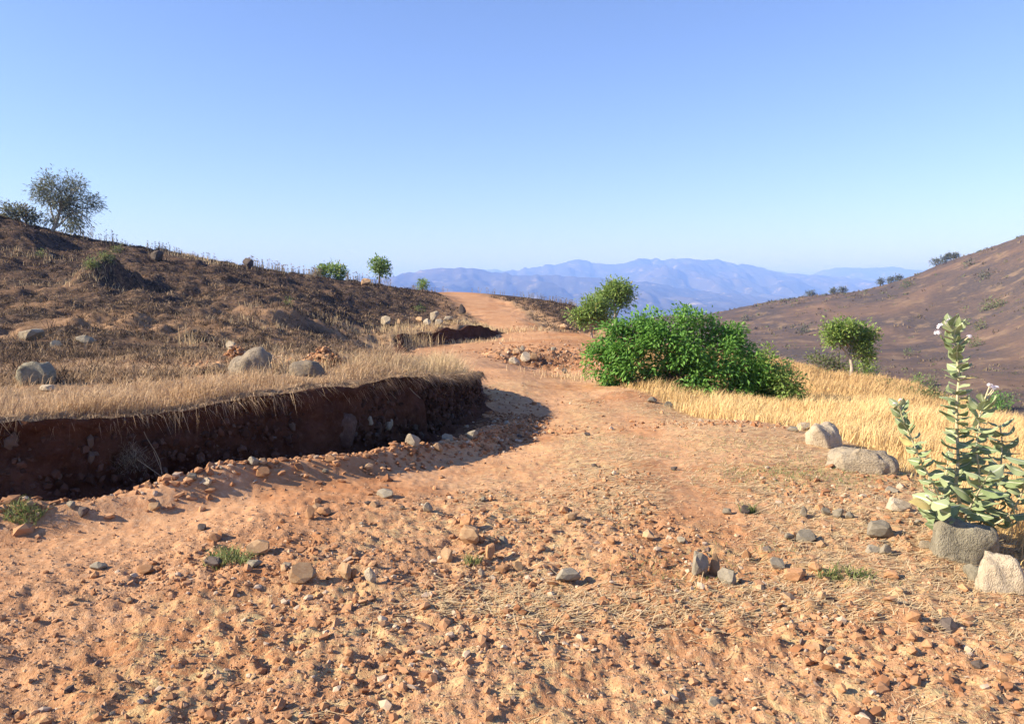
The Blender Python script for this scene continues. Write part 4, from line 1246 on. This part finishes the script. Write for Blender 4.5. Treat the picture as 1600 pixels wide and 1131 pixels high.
def plant(name, lab, cat, base, blobs, Y, n_clu, n_per, leaf, mat, bark, trunk=None, rad=.05, depth=.9, spread=None, droop=.4, asp=.42, dry=.04, group=None,
          limbs=14, shell=.55, fold=True, fork=None, stems=1, crown_name='crown', lobes=0, lobe_r=.2):
    """blobs: (px, py, rx, ry) ellipses of the crown at distance Y; trunk: pixel polyline from base up"""
    s = Y / F
    root = empty(name, base); tag(root, lab, cat, group)
    base = np.asarray(base, float)
    B = []
    for bx, by, rx, ry in blobs:
        B.append((P(bx, by, Y), rx * s, max(rx, ry) * s * depth, ry * s))
    wts = np.array([b[1] * b[3] for b in B]); wts = wts / wts.sum()
    pick = rng.choice(len(B), n_clu, p=wts)
    u = rng.normal(0, 1, (n_clu, 3)); u /= np.linalg.norm(u, axis=1)[:, None]
    r = rng.random(n_clu) ** shell
    r = np.clip(r + rng.normal(0, .07, n_clu), .05, 1.1)
    cent = np.array([B[k][0] + u[i] * r[i] * np.array(B[k][1:]) for i, k in enumerate(pick)])
    if lobes:
        lc = cent[:lobes].copy(); kk = rng.integers(0, lobes, n_clu)
        cent = lc[kk] + rng.normal(0, 1, (n_clu, 3)) * np.array([1, 1, .6]) * lobe_r * rng.uniform(.6, 1.2, lobes)[kk][:, None]
    cent[:, 2] = np.maximum(cent[:, 2], H(cent[:, 0], cent[:, 1]) + leaf * .6)
    mid = sum(b[0] * w for b, w in zip(B, wts))
    sp = spread if spread else leaf * 1.25
    zc = (cent[:, 2].min(), cent[:, 2].max())
    def tf(p, N):
        cl = np.repeat(rng.random(len(cent)), n_per)
        return np.stack([np.clip(.55 * rng.random(N) + .5 * cl - .05, 0, 1), (rng.random(N) < dry) * rng.uniform(.4, 1, N)], -1)
    low = mid.copy(); low[2] = base[2] + .3 * (mid[2] - base[2])
    V, Fc, C = leaf_cloud(cent, n_per, sp, leaf, tf, low, droop, fold, asp)
    V[:, 2] = np.maximum(V[:, 2], H(V[:, 0], V[:, 1]) + .01)
    parts = []
    if trunk is None:
        tops = [np.array([base[0], base[1], base[2]])]
        starts = [base + rng.normal(0, 1, 3) * [rad * 3, rad * 3, 0] for _ in range(stems)]
        main = None
    else:
        tp = np.array([P(a, b, Y) for a, b in trunk]); tp[0] = base - [0, 0, .05]
        tp, _ = resample(tp, max(.05, np.linalg.norm(tp[-1] - tp[0]) / 12))
        parts.append(tube(tp, np.linspace(rad * 1.15, rad * .62, len(tp)), 7))
        starts = [tp[int(len(tp) * f) - 1] for f in (.72, .85, 1.0, 1.0)]
        for q in (fork or []):
            fp = np.array([P(a, b, Y) for a, b in q]); fp, _ = resample(fp, .1)
            parts.append(tube(fp, np.linspace(rad * .7, rad * .3, len(fp)), 6)); starts.append(fp[-1])
    idx = rng.permutation(n_clu)[:limbs]
    for j, i in enumerate(idx):
        a = starts[j % len(starts)]
        p = curve(a, cent[i], 7, .10, .06)
        parts.append(tube(p, np.linspace(rad * .42, rad * .09, 7), 5))
        for q in np.argsort(((cent - cent[i]) ** 2).sum(1))[1:3]:
            p2 = curve(p[4], cent[q], 5, .08)
            parts.append(tube(p2, np.linspace(rad * .16, rad * .06, 5), 4))
    tv, tfc = join(parts)
    tv[:, 2] = np.maximum(tv[:, 2], H(tv[:, 0], tv[:, 1]) - .12)
    new_obj('trunk' if trunk is not None else 'stem', mesh_np('trunk', tv - base, tfc, bark), root)
    new_obj(crown_name, mesh_np(crown_name, V - base, Fc, mat, C, False), root)
    return root

def tree_px(name, lab, trunk, blobs, Y, **kw):
    base = at_depth(trunk[0][0], Y) if kw.pop('ground', True) else P(trunk[0][0], trunk[0][1], Y)
    return plant(name, lab, kw.pop('cat', 'tree'), base, blobs, Y, trunk=trunk, **kw)

# the big green bush right of the track
BY = 17.6
bb = at_depth(1085, BY)
plant('leafy_bush', 'large dense dark green bush on the right side of the track', 'bush', bb,
      [(955, 562, 34, 34), (985, 540, 44, 38), (1030, 528, 45, 38), (1075, 540, 50, 46), (1120, 556, 50, 46), (1165, 572, 42, 42), (1200, 592, 30, 32),
       (985, 585, 50, 24), (1060, 588, 70, 30), (1130, 600, 60, 28), (1185, 608, 38, 22), (1005, 498, 9, 14), (1033, 490, 6, 12), (1085, 500, 14, 8), (960, 518, 12, 10), (1020, 505, 30, 20), (1075, 508, 22, 16), (1140, 528, 20, 14), (1052, 496, 7, 8), (1105, 512, 9, 7), (1150, 535, 8, 9), (1178, 545, 9, 8), (935, 545, 8, 8), (925, 575, 7, 7), (985, 506, 8, 7), (1200, 562, 8, 8), (1120, 517, 7, 9), (945, 600, 12, 7), (1215, 622, 20, 9), (1040, 612, 20, 7), (1170, 622, 30, 10), (1225, 612, 18, 14), (1110, 615, 30, 9)],
      BY, 1500, 17, .118, M_LEAF, M_BARK, None, .035, .9, .085, .55, .46, .012, limbs=50, shell=.25, stems=9, lobes=240, lobe_r=.10)
plant('leafy_bush', 'lighter loose shrub at the right end of the large bush', 'bush', at_depth(1228, 17.0),
      [(1232, 608, 22, 20), (1222, 590, 16, 20), (1205, 560, 10, 12), (1240, 622, 14, 10), (1198, 555, 8, 8)], 17.0, 120, 14, .10, M_LEAF2, M_BARK_PALE, [(1226, 632), (1222, 615), (1224, 600)], .018, .8, .085, .5, .44, .03, limbs=16, shell=.5)

# pair of young trees behind it
tree_px('young_tree', 'slim young tree with a flat light green crown left of the bush', [(926, 536), (924, 520), (925, 505)],
        [(922, 484, 18, 8), (903, 491, 9, 7), (946, 487, 12, 10), (917, 473, 11, 5), (935, 496, 10, 6), (912, 498, 8, 5), (938, 476, 9, 5)], 34.6, n_clu=220, n_per=16, lobes=28, lobe_r=.15, leaf=.17, mat=M_LEAF2, bark=M_BARK_PALE, rad=.055, spread=.13, dry=.05, limbs=18)
tree_px('young_tree', 'taller round-crowned young tree behind the slim one', [(958, 508), (960, 498), (962, 484)],
        [(960, 455, 14, 8), (941, 464, 9, 6), (978, 462, 9, 8), (954, 446, 8, 5), (970, 474, 9, 6), (956, 470, 10, 6), (972, 450, 9, 5)], 40.5, n_clu=240, n_per=16, lobes=28, lobe_r=.18, leaf=.19, mat=M_LEAF2, bark=M_BARK_PALE, rad=.075, spread=.15, dry=.05, limbs=18,
        fork=[[(960, 500), (966, 488), (969, 478)]])
# tree on the golden slope
tree_px('slope_tree', 'round green tree with pale trunk standing in golden grass', [(1331, 596), (1331, 578), (1329, 560), (1331, 545)],
        [(1316, 515, 20, 9), (1338, 514, 18, 8), (1352, 527, 15, 10), (1304, 532, 13, 8), (1354, 545, 13, 9), (1328, 530, 20, 9), (1326, 505, 12, 4), (1358, 556, 7, 6), (1340, 546, 10, 7), (1298, 519, 7, 5)], 27, n_clu=330, n_per=16, lobes=34, lobe_r=.12, leaf=.135, mat=M_LEAF2, bark=M_BARK_PALE, rad=.07, spread=.105, dry=.05, limbs=22,
        fork=[[(1330, 562), (1320, 548), (1312, 540)], [(1330, 558), (1342, 545), (1350, 540)]])
plant('twiggy_shrub', 'sparse twiggy shrub left of the tree in golden grass', 'shrub', at_depth(1295, 28.5),
      [(1285, 562, 20, 9), (1305, 568, 22, 10), (1268, 560, 8, 7), (1290, 578, 14, 8)], 28.5, 90, 11, .12, M_SCRUB, M_BARK_PALE, None, .03, .9, .12, .2, .42, .12, limbs=30, stems=5)
plant('twiggy_shrub', 'low green shrub right under the tree in golden grass', 'shrub', at_depth(1347, 28.2),
      [(1345, 574, 14, 12), (1355, 580, 10, 8), (1325, 583, 10, 9)], 28.2, 60, 12, .12, M_LEAF2, M_BARK_PALE, None, .025, .9, .12, .3, .42, .06, limbs=12, stems=4)
# gum tree on the left skyline
tree_px('gum_tree', 'large airy grey-green gum tree on the left skyline', [(86, 366), (87, 352), (92, 335), (96, 318)],
        [(80, 292, 26, 18), (110, 288, 28, 18), (130, 308, 24, 22), (115, 325, 26, 22), (72, 312, 22, 18), (95, 312, 26, 22), (120, 345, 22, 14), (62, 300, 14, 14), (104, 276, 20, 8), (146, 315, 12, 16), (85, 338, 24, 14), (115, 357, 14, 6)], 50.5,
        n_clu=420, n_per=15, lobes=95, lobe_r=.24, leaf=.24, mat=M_EUC, bark=M_BARK_PALE, rad=.10, spread=.19, droop=.6, asp=.26, dry=.10, limbs=34, shell=.62,
        fork=[[(88, 352), (82, 338), (78, 320)], [(88, 356), (103, 342), (116, 330)]])
plant('skyline_bush', 'brownish bush left of the gum tree at the left edge', 'bush', at_depth(42, 50.5),
      [(38, 332, 14, 9), (52, 340, 9, 8), (28, 336, 12, 9), (10, 328, 12, 10)], 50.5, 110, 14, .24, M_EUC, M_BARK, None, .05, .9, .17, .3, .36, .25, limbs=14, stems=4)
plant('skyline_bush', 'rounded green bush on the skyline left of the slim tree', 'bush', at_depth(520, 58),
      [(520, 422, 17, 8), (508, 425, 8, 7), (532, 426, 7, 8)], 58, 120, 14, .24, M_LEAF2, M_BARK, None, .05, .9, .18, .3, .4, .08, limbs=12, stems=4)
tree_px('skyline_tree', 'slim little tree with tufted crown on the skyline', [(593, 446), (593, 436), (594, 426)],
        [(595, 416, 10, 8), (588, 413, 6, 6), (602, 422, 6, 5), (592, 424, 6, 5)], 61, n_clu=90, n_per=14, leaf=.26, mat=M_LEAF2, bark=M_BARK, rad=.09, spread=.2, dry=.05, limbs=10)
plant('skyline_bush', 'tiny green bush where the climbing road meets the skyline', 'bush', at_depth(662, 69),
      [(662, 447, 6, 5), (660, 443, 4, 3)], 69, 40, 12, .24, M_LEAF2, M_BARK, None, .04, .9, .17, .3, .4, .05, limbs=6, stems=3)
plant('skyline_bush', 'dry brown bush on the skyline left of the rounded green one', 'bush', at_depth(495, 57.5),
      [(496, 428, 7, 5)], 57.5, 36, 12, .2, M_WEED, M_BARK, None, .04, .9, .16, .2, .3, .3, limbs=8, stems=3)

def shrubs(lst):
    for px, py, rx, ry, mat, lab in lst:
        q = hit(px, py + ry * .8); Y = q[1]; s = Y / F
        lf = max(.07, 3.2 * s)
        plant('low_shrub', lab, 'shrub', q, [(px, py, rx, ry), (px - rx * .4, py + ry * .3, rx * .6, ry * .6)], Y, max(14, int(rx * ry * .45)), 10, lf, mat, M_BARK, None, .25 * rx * s * .12, .9, lf * .9, .2, .42, .08, limbs=8, stems=3, fold=False)
shrubs([
 (145, 412, 12, 9, M_GREEN, 'yellow-green shrub beside the dark hollow on the burnt slope'),
 (166, 402, 14, 6, M_GREEN, 'bright green shrub above the dark hollow on the burnt slope'),
 (182, 389, 7, 6, M_GREEN, 'small green sprig near the left skyline'),
 (65, 398, 6, 4, M_GREEN, 'tiny green sprig at the left edge of burnt slope'),
 (656, 483, 6, 5, M_GREEN, 'tiny green plant on black ground near climbing road'),
 (452, 473, 3, 6, M_GREEN, 'thin green shoot in the middle of the burnt slope'),
])
shrubs([
 (1436, 594, 9, 7, M_LEAF2, 'small bright green shrub below the burnt hill, left one'),
 (1456, 598, 11, 7, M_SCRUB, 'olive shrub right of the small bright green one'),
 (1452, 618, 26, 13, M_SCRUB, 'wide olive shrub at the edge of golden grass'),
 (1414, 613, 14, 6, M_SCRUB, 'low dull green shrub left of the wide olive one'),
 (1385, 600, 14, 7, M_SCRUB, 'greyish shrub at the lower end of the golden crest'),
 (1366, 580, 16, 9, M_SCRUB, 'dull scrub behind the tree in golden grass'),
 (1562, 628, 22, 16, M_LEAF, 'dark green shrub at right edge behind the milkweed'),
 (1533, 510, 9, 5, M_SCRUB, 'small green shrub on the burnt hill behind milkweed tip'),
 (1508, 506, 6, 4, M_LEAF2, 'tiny green shrub on the burnt hill left of its neighbour'),
 (1525, 536, 10, 6, M_SCRUB, 'flat green shrub on the burnt hill right of milkweed'),
 (1545, 478, 10, 6, M_SCRUB, 'olive shrub high on the burnt hill at right'),
 (1562, 474, 8, 6, M_SCRUB, 'olive shrub high on the burnt hill at the very edge'),
 (1417, 445, 7, 5, M_SCRUB, 'green shrub on the burnt hill just under its ridge'),
 (1420, 552, 6, 4, M_SCRUB, 'faint green shrub low on the burnt hill'),
 (1540, 428, 9, 4, M_FARLEAF, 'dark scrub patch near the top of burnt hill'),
 (1515, 412, 8, 4, M_FARLEAF, 'brown scrub patch under the burnt hill ridge'),
 (1258, 515, 8, 6, M_FARLEAF, 'grey scrub patch on the lower burnt hill'),
 (1165, 498, 7, 4, M_FARLEAF, 'grey scrub patch at the left foot of burnt hill'),
])

# scrub and stones speckling the burnt hillside
def hill_scrub():
    x, y = polar(5200, 95, 300, 12, 36)
    f = fbm(x * .03, y * .03, 4, 701); k = (f + rng.normal(0, .25, len(x)) > .12) & (H(x, y) > -16)
    x, y = x[k], y[k]; n = len(x); per = 7
    sz = np.minimum(np.exp(rng.normal(math.log(.0017), .45, n)) * y, .7)
    cx = np.repeat(x, per) + rng.normal(0, 1, n * per) * np.repeat(sz, per) * .8; cy = np.repeat(y, per) + rng.normal(0, 1, n * per) * np.repeat(sz, per) * .8
    h = np.repeat(sz, per) * rng.uniform(.5, 1.5, n * per)
    t0 = np.repeat(rng.random(n), per); t = np.stack([t0, np.repeat((rng.random(n) < .3) * .9, per)], -1)
    return blades(on_ground(cx, cy, -.03), h, rng.normal(0, .6, (n * per, 2)) * h[:, None], np.repeat(sz, per) * .45, t)
M_HSCRUB = mat_tint('hill_scrub', (.085, .075, .055), (.24, .175, .115), (.13, .145, .07), .9, .1)
stuff('hill_scrub', *hill_scrub(), M_HSCRUB, 'dry scrub speckling the burnt hillside across the valley')

# small trees along the ridge of the burnt hill
RT = [(1266, 466, 9, 4, 'flat-topped acacia, leftmost big tree on the hill ridge'), (1302, 463, 3, 4, 'tiny tree left of a bushy one on the hill ridge'),
      (1316, 461, 7, 5, 'bushy small tree in the middle of the hill ridge'),
      (1376, 439, 4, 7, 'narrow upright tree on the hill ridge'), (1392, 436, 7, 5, 'wide tree right of the narrow one on the ridge'),
      (1404, 433, 6, 4, 'low tree merging with the wide one on the ridge'), (1462, 414, 10, 6, 'spreading tree high on the hill ridge'),
      (1476, 410, 6, 5, 'tree between two others high on the ridge'), (1484, 407, 6, 6, 'bushy tree near the top of the ridge'), (1492, 405, 5, 5, 'rightmost tree on the hill ridge')]
_ry = {}
for px, py, rx, ry, lab in RT:
    # stands on the skyline: the distance where the sight line grazes the ridge
    Ys = np.linspace(200, 340, 300)
    xs = np.array([X(px, Y) for Y in Ys]); zs = H(xs, Ys)
    k = int(np.argmax((zs - CAM_H) / Ys)); Y = Ys[k]
    q = np.array([xs[k], Y, zs[k]]); s = Y / F
    yb = 565.5 + F * math.tan(math.atan2(CAM_H - q[2], Y) - PITCH)
    cy = yb - ry * 1.05
    tree_px('ridge_tree', lab, [(px, yb), (px, yb - ry * .6), (px + 1, yb - ry)], [(px, cy, rx * .75, ry * .55), (px - rx * .4, cy + 1, rx * .5, ry * .5), (px + rx * .4, cy + .5, rx * .5, ry * .5)], Y,
            n_clu=46, n_per=10, leaf=.55, mat=M_FARLEAF, bark=M_BARK, rad=.14, spread=.4, dry=.1, limbs=8, fold=False, group='small trees along the burnt hill ridge')

# dry stalks standing on the left skyline
def skyline_weeds():
    L = []
    for px0, px1, n, hp in ((125, 188, 26, 18), (186, 200, 6, 10), (225, 290, 40, 13), (305, 345, 16, 10), (385, 445, 60, 16), (440, 500, 50, 14), (540, 575, 26, 14), (575, 612, 24, 14), (640, 700, 26, 8), (730, 900, 60, 8), (840, 905, 40, 9)):
        for _ in range(n):
            px = random.uniform(px0, px1); Ys = np.linspace(44, 76, 120)
            xs = np.array([X(px, Y) for Y in Ys]); zs = H(xs, Ys); k = int(np.argmax((zs - CAM_H) / Ys))
            k = max(0, k - random.randrange(12))
            b = np.array([xs[k], Ys[k], zs[k]]); h = hp * Ys[k] / F * random.uniform(.4, 1.1)
            m = 7
            base = np.repeat(b[None], m, 0); base[:, 2] += np.linspace(0, .5, m) * h
            hh = np.full(m, h * .45); hh[0] = h
            le = rng.normal(0, .22, (m, 2)) * h; le[0] *= .3
            L.append(blades(base, hh, le, np.full(m, .022), tints(m, .3)))
            hd = b + [le[0, 0], le[0, 1], h * .97] + rng.normal(0, .05 * h, (5, 3))
            L.append(blades(hd, np.full(5, .06 * h + .03), rng.normal(0, .05, (5, 2)), np.full(5, .05), tints(5, .3)))
    return merge3(L)
stuff('dry_weeds', *skyline_weeds(), M_WEED, 'dry seed-headed weeds standing along the left skyline')

# tall straw and stalks on the second bank and in the field
def tall_stalks():
    L = []
    for cx, cy, sx, sy, n, h0 in ((-1.0, 13.0, .22, .8, 1300, .42), (-1.3, 11.6, .2, .5, 500, .33), (-1.9, 10.6, .35, .5, 500, .3), (-2.9, 9.6, .5, .5, 350, .25)):
        x = cx + rng.normal(0, sx, n); y = cy + rng.normal(0, sy, n); k = signed(x, y, EA) > .05; x, y = x[k], y[k]; n = len(x)
        h = h0 * rng.uniform(.35, 1.1, n); t = tints(n, .08); t[:, 0] = .4 + .6 * t[:, 0]
        L.append(blades(on_ground(x, y, -.01), h, rng.normal(0, .3, (n, 2)) * h[:, None], np.full(n, .006), t))
    for px, py, sx, sy, n, h0 in ((650, 540, .5, .3, 220, .75), (625, 535, .5, .5, 150, .5), (760, 512, 1.6, .35, 900, .3), (690, 514, 1.6, .3, 700, .25), (620, 515, .9, .4, 400, .25), (295, 540, .12, .1, 30, .55), (395, 510, 1.2, .6, 200, .22), (560, 530, 1.2, .6, 160, .25), (400, 480, .3, .3, 30, .4), (540, 510, .6, .4, 120, .35), (150, 420, 1.8, .6, 260, .3), (310, 405, 1.4, .6, 300, .35), (45, 400, 1.5, .8, 200, .3), (350, 545, .8, .4, 160, .22), (900, 592, .6, .5, 260, .25)):
        q = hit(px, py); x = q[0] + rng.normal(0, sx, n); y = q[1] + rng.normal(0, sy, n)
        h = h0 * rng.uniform(.35, 1.1, n)
        t = tints(n, .1); t[:, 0] = .35 + .65 * t[:, 0]
        L.append(blades(on_ground(x, y, -.01), h, rng.normal(0, .3, (n, 2)) * h[:, None], np.full(n, .003 + .00045 * q[1]), t))
    return merge3(L)
stuff('tall_straw', *tall_stalks(), M_LITTER, 'tufts of tall pale straw on the banks and burnt field')

# green weed tufts that stand out
def weed(px, py, r, n, lab):
    q = hit(px, py)
    x = q[0] + np.clip(rng.normal(0, r, n), -1.4 * r, 1.4 * r); y = q[1] + np.clip(rng.normal(0, r * .7, n), -r, r)
    h = rng.uniform(.03, .09, n)
    V, Fc, C = blades(on_ground(x, y), h, rng.normal(0, .8, (n, 2)) * h[:, None], np.full(n, .007), tints(n, .15))
    o = new_obj('weed_tuft', mesh_np('weed_tuft', V - q, Fc, M_GREEN, C, False)); o.location = q
    tag(o, lab, 'weed')
weed(38, 806, .07, 260, 'light green weed tuft at the left edge of the track')
weed(358, 872, .085, 260, 'green weed tuft beside the wide tan slab on the track')
weed(737, 880, .035, 60, 'tiny green weed by the squarish tan stone')
weed(1168, 800, .04, 90, 'grey-green grass tuft between dark stones on the right track')
weed(1297, 902, .05, 80, 'small green weed on bare red soil, left one')
weed(1342, 904, .05, 80, 'small green weed on bare red soil, right one')

# ------------------------------------------------------------------ the milkweed shrub
def mat_milkleaf():
    m, nt, b = mat_new('milkweed_leaf'); t = NT(nt)
    a = t.sep(t.attr('tint').outputs['Color']); oi = t.node('ShaderNodeObjectInfo')
    n = t.noise(t.coord(), 30, 3, .6)
    c = t.mix(oi.outputs['Random'], (.19, .255, .11), (.34, .39, .21))
    c = t.mix(t.mapr(n, .4, .7, 0, .4), c, (.40, .43, .26))
    c = t.mix(t.mapr(a[0], .14, .05), c, (.56, .57, .42))
    c = t.mix(t.math('MULTIPLY', t.math('GREATER_THAN', oi.outputs['Random'], .965), .85), c, (.52, .40, .15))
    t.L(c, b.inputs['Base Color']); b.inputs['Roughness'].default_value = .65
    tr = t.node('ShaderNodeBsdfTranslucent'); t.L(c, tr.inputs[0])
    mx = t.node('ShaderNodeMixShader'); mx.inputs[0].default_value = .2
    t.L(b.outputs[0], mx.inputs[1]); t.L(tr.outputs[0], mx.inputs[2]); t.L(mx.outputs[0], nt.nodes['Material Output'].inputs[0])
    return m
M_MLEAF = mat_milkleaf()
M_MSTEM = mat_rock('milkweed_stem', (.46, .40, .26), (.56, .49, .33), (.42, .30, .16), 10, .15)
M_PETAL = mat_tint('milkweed_flower', (.78, .74, .76), (.86, .84, .84), (.34, .20, .36), .6, .15)

def milk_leaf(k):
    u = np.linspace(0, 1, 9); V = []; C = []
    for i, t in enumerate(u):
        w = .35 * math.sin(math.pi * min(1, t * .97 + .03) ** .78) ** .8 * (1.0 if t < .985 else .25)
        for s in (-1, -.5, 0, .5, 1):
            V.append((s * w, t, .07 * abs(s) ** 1.5 * (1 + .3 * k) + .10 * math.sin(t * 2.6) * (1 if k != 1 else -.8) - .16 * t * t * (k - .5) + .02 * math.sin(9 * t + s * 2 + k)))
            C.append((abs(s), t, 0, 1))
    V = np.array(V); Fc = [(i * 5 + j, i * 5 + j + 1, (i + 1) * 5 + j + 1, (i + 1) * 5 + j) for i in range(8) for j in range(4)]
    return mesh_np('leaf', V, np.array(Fc), M_MLEAF, np.array(C))
MLEAF = [milk_leaf(k) for k in range(3)]

def flower_mesh(seed):
    rg = np.random.default_rng(seed); L = []
    for _ in range(11):
        d = rg.normal(size=3); d[2] = abs(d[2]) * .8 + .25; d /= np.linalg.norm(d)
        c = d * rg.uniform(.7, 1.0); a = np.cross(d, [0, 0, 1.0]); a /= np.linalg.norm(a) + 1e-9; b = np.cross(d, a)
        for p in range(5):
            th = p * 2 * math.pi / 5 + seed; e = math.cos(th) * a + math.sin(th) * b; f = -math.sin(th) * a + math.cos(th) * b
            V = np.array([c, c + e * .26 + f * .13, c + e * .48 + d * .08, c + e * .26 - f * .13]); C = np.ones((4, 4)); C[:, 0] = rg.random(); C[:, 1] = 0; C[2, 1] = .35
            L.append((V, np.array([(0, 1, 2), (0, 2, 3)]), C))
        V = np.array([c + d * .2, c + a * .1, c + b * .1, c - a * .1, c - b * .1]); C = np.ones((5, 4)); C[:, 0] = 0; C[:, 1] = .9
        L.append((V, np.array([(0, 1, 2), (0, 2, 3), (0, 3, 4), (0, 4, 1)]), C))
    V, Fc, C = merge3(L)
    return mesh_np('flower_cluster', V, Fc, M_PETAL, C, False)
MFLOW = [flower_mesh(s) for s in (3, 4, 5)]

mk_base = at_depth(1506, 5.22)
milk = empty('milkweed_shrub', mk_base)
tag(milk, 'tall grey-green milkweed shrub with white flower heads behind the boulder', 'shrub')
mb = np.array(mk_base)

def milk_stem(pxs, Y0, Y1, r, leaf0, leaf1, gap, start=.12, flowers=(), topdense=False, phase=0.0, dense_from=1.1):
    n = len(pxs); pts = np.array([P(a, b, Y0 + (Y1 - Y0) * i / (n - 1)) for i, (a, b) in enumerate(pxs)])
    p, s = resample(pts, .02)
    tubes = [tube(p - mb, np.linspace(r, r * .45, len(p)), 8)]
    fl = []
    for (fx, fy, fY, size) in flowers:
        q = P(fx, fy, fY); i = int(np.argmin(((p - q - [0, 0, -.07]) ** 2).sum(1)))
        tubes.append(tube(np.array([p[i], p[i] * .4 + q * .6 + [0, 0, .0], q]) - mb, [.006, .005, .004], 5)); fl.append((q, size))
    V, Fc = join(tubes)
    st = new_obj('stem', mesh_np('stem', V, Fc, M_MSTEM), milk)
    tn = np.gradient(p, axis=0); tn /= np.linalg.norm(tn, axis=1)[:, None]
    d = s[-1] * start; k = 0
    while d < s[-1] + .001:
        i = int(np.searchsorted(s, d)); i = min(i, len(p) - 1); f = d / s[-1]
        g = gap * (1 - .35 * f)
        sz = leaf0 + (leaf1 - leaf0) * f
        for h in (0, 1):
            az = phase + k * math.pi / 2 + h * math.pi + random.gauss(0, .25)
            up = random.uniform(.05, .5) if f < dense_from else random.uniform(.7, 1.3)
            out = Vector((math.cos(az), math.sin(az), 0)); t = Vector(tn[i])
            ydir = (out + t * up).normalized(); xdir = t.cross(ydir)
            if xdir.length < .01: xdir = Vector((1, 0, 0))
            xdir = xdir.normalized(); zdir = xdir.cross(ydir)
            L = sz * random.uniform(.78, 1.15)
            lf = new_obj('leaf', MLEAF[random.randrange(3)], st)
            M = Matrix((xdir * L, ydir * L, zdir * L)).transposed().to_4x4()
            tw = Matrix.Rotation(random.gauss(0, .25), 4, 'Y')
            lf.matrix_local = Matrix.Translation(Vector(p[i] - mb) + ydir * .004) @ M @ tw
        d += g; k += 1
    for q, size in fl:
        fo = new_obj('flower_cluster', MFLOW[random.randrange(3)], st)
        fo.location = Vector(q - mb); fo.scale = (size, size, size); fo.rotation_euler = (random.uniform(-.4, .4), random.uniform(-.4, .4), random.uniform(0, 6))
    return st

milk_stem([(1504, 836), (1500, 790), (1494, 755), (1497, 720), (1495, 660), (1496, 620), (1498, 585), (1493, 545), (1488, 505)], 5.22, 5.15, .014, .128, .10, .042, .22,
          [(1496, 502, 5.14, .028), (1483, 504, 5.14, .024), (1470, 512, 5.12, .03), (1465, 522, 5.12, .026), (1514, 526, 5.1, .018), (1488, 502, 5.2, .024)], dense_from=.80)
milk_stem([(1498, 832), (1478, 800), (1458, 755), (1440, 722), (1427, 692), (1414, 662), (1404, 634)], 5.2, 5.05, .009, .125, .08, .052, .18, [(1398, 632, 5.05, .016), (1408, 626, 5.05, .016)], phase=.6, dense_from=.78)
milk_stem([(1496, 834), (1478, 818), (1464, 800), (1455, 780)], 5.1, 4.85, .008, .15, .17, .06, .3, [(1448, 776, 4.85, .014)], phase=.2)
milk_stem([(1508, 834), (1522, 790), (1530, 745), (1526, 700), (1530, 655), (1538, 625)], 5.2, 5.1, .010, .14, .105, .05, .16, [(1546, 604, 5.08, .026), (1551, 608, 5.1, .022), (1556, 607, 5.12, .022)], phase=.9, dense_from=.85)
milk_stem([(1512, 836), (1545, 800), (1560, 750), (1566, 700), (1562, 660)], 5.25, 5.3, .009, .14, .11, .055, .15, (), phase=.3)
milk_stem([(1512, 838), (1545, 825), (1580, 800), (1600, 760), (1606, 720)], 5.2, 5.0, .010, .15, .13, .055, .2, (), phase=1.1)
milk_stem([(1500, 836), (1512, 800), (1528, 770), (1545, 740)], 5.1, 4.9, .009, .15, .14, .06, .25, (), phase=.5)
milk_stem([(1502, 836), (1486, 790), (1478, 752), (1482, 715)], 5.3, 5.4, .009, .14, .12, .055, .2, (), phase=1.4)
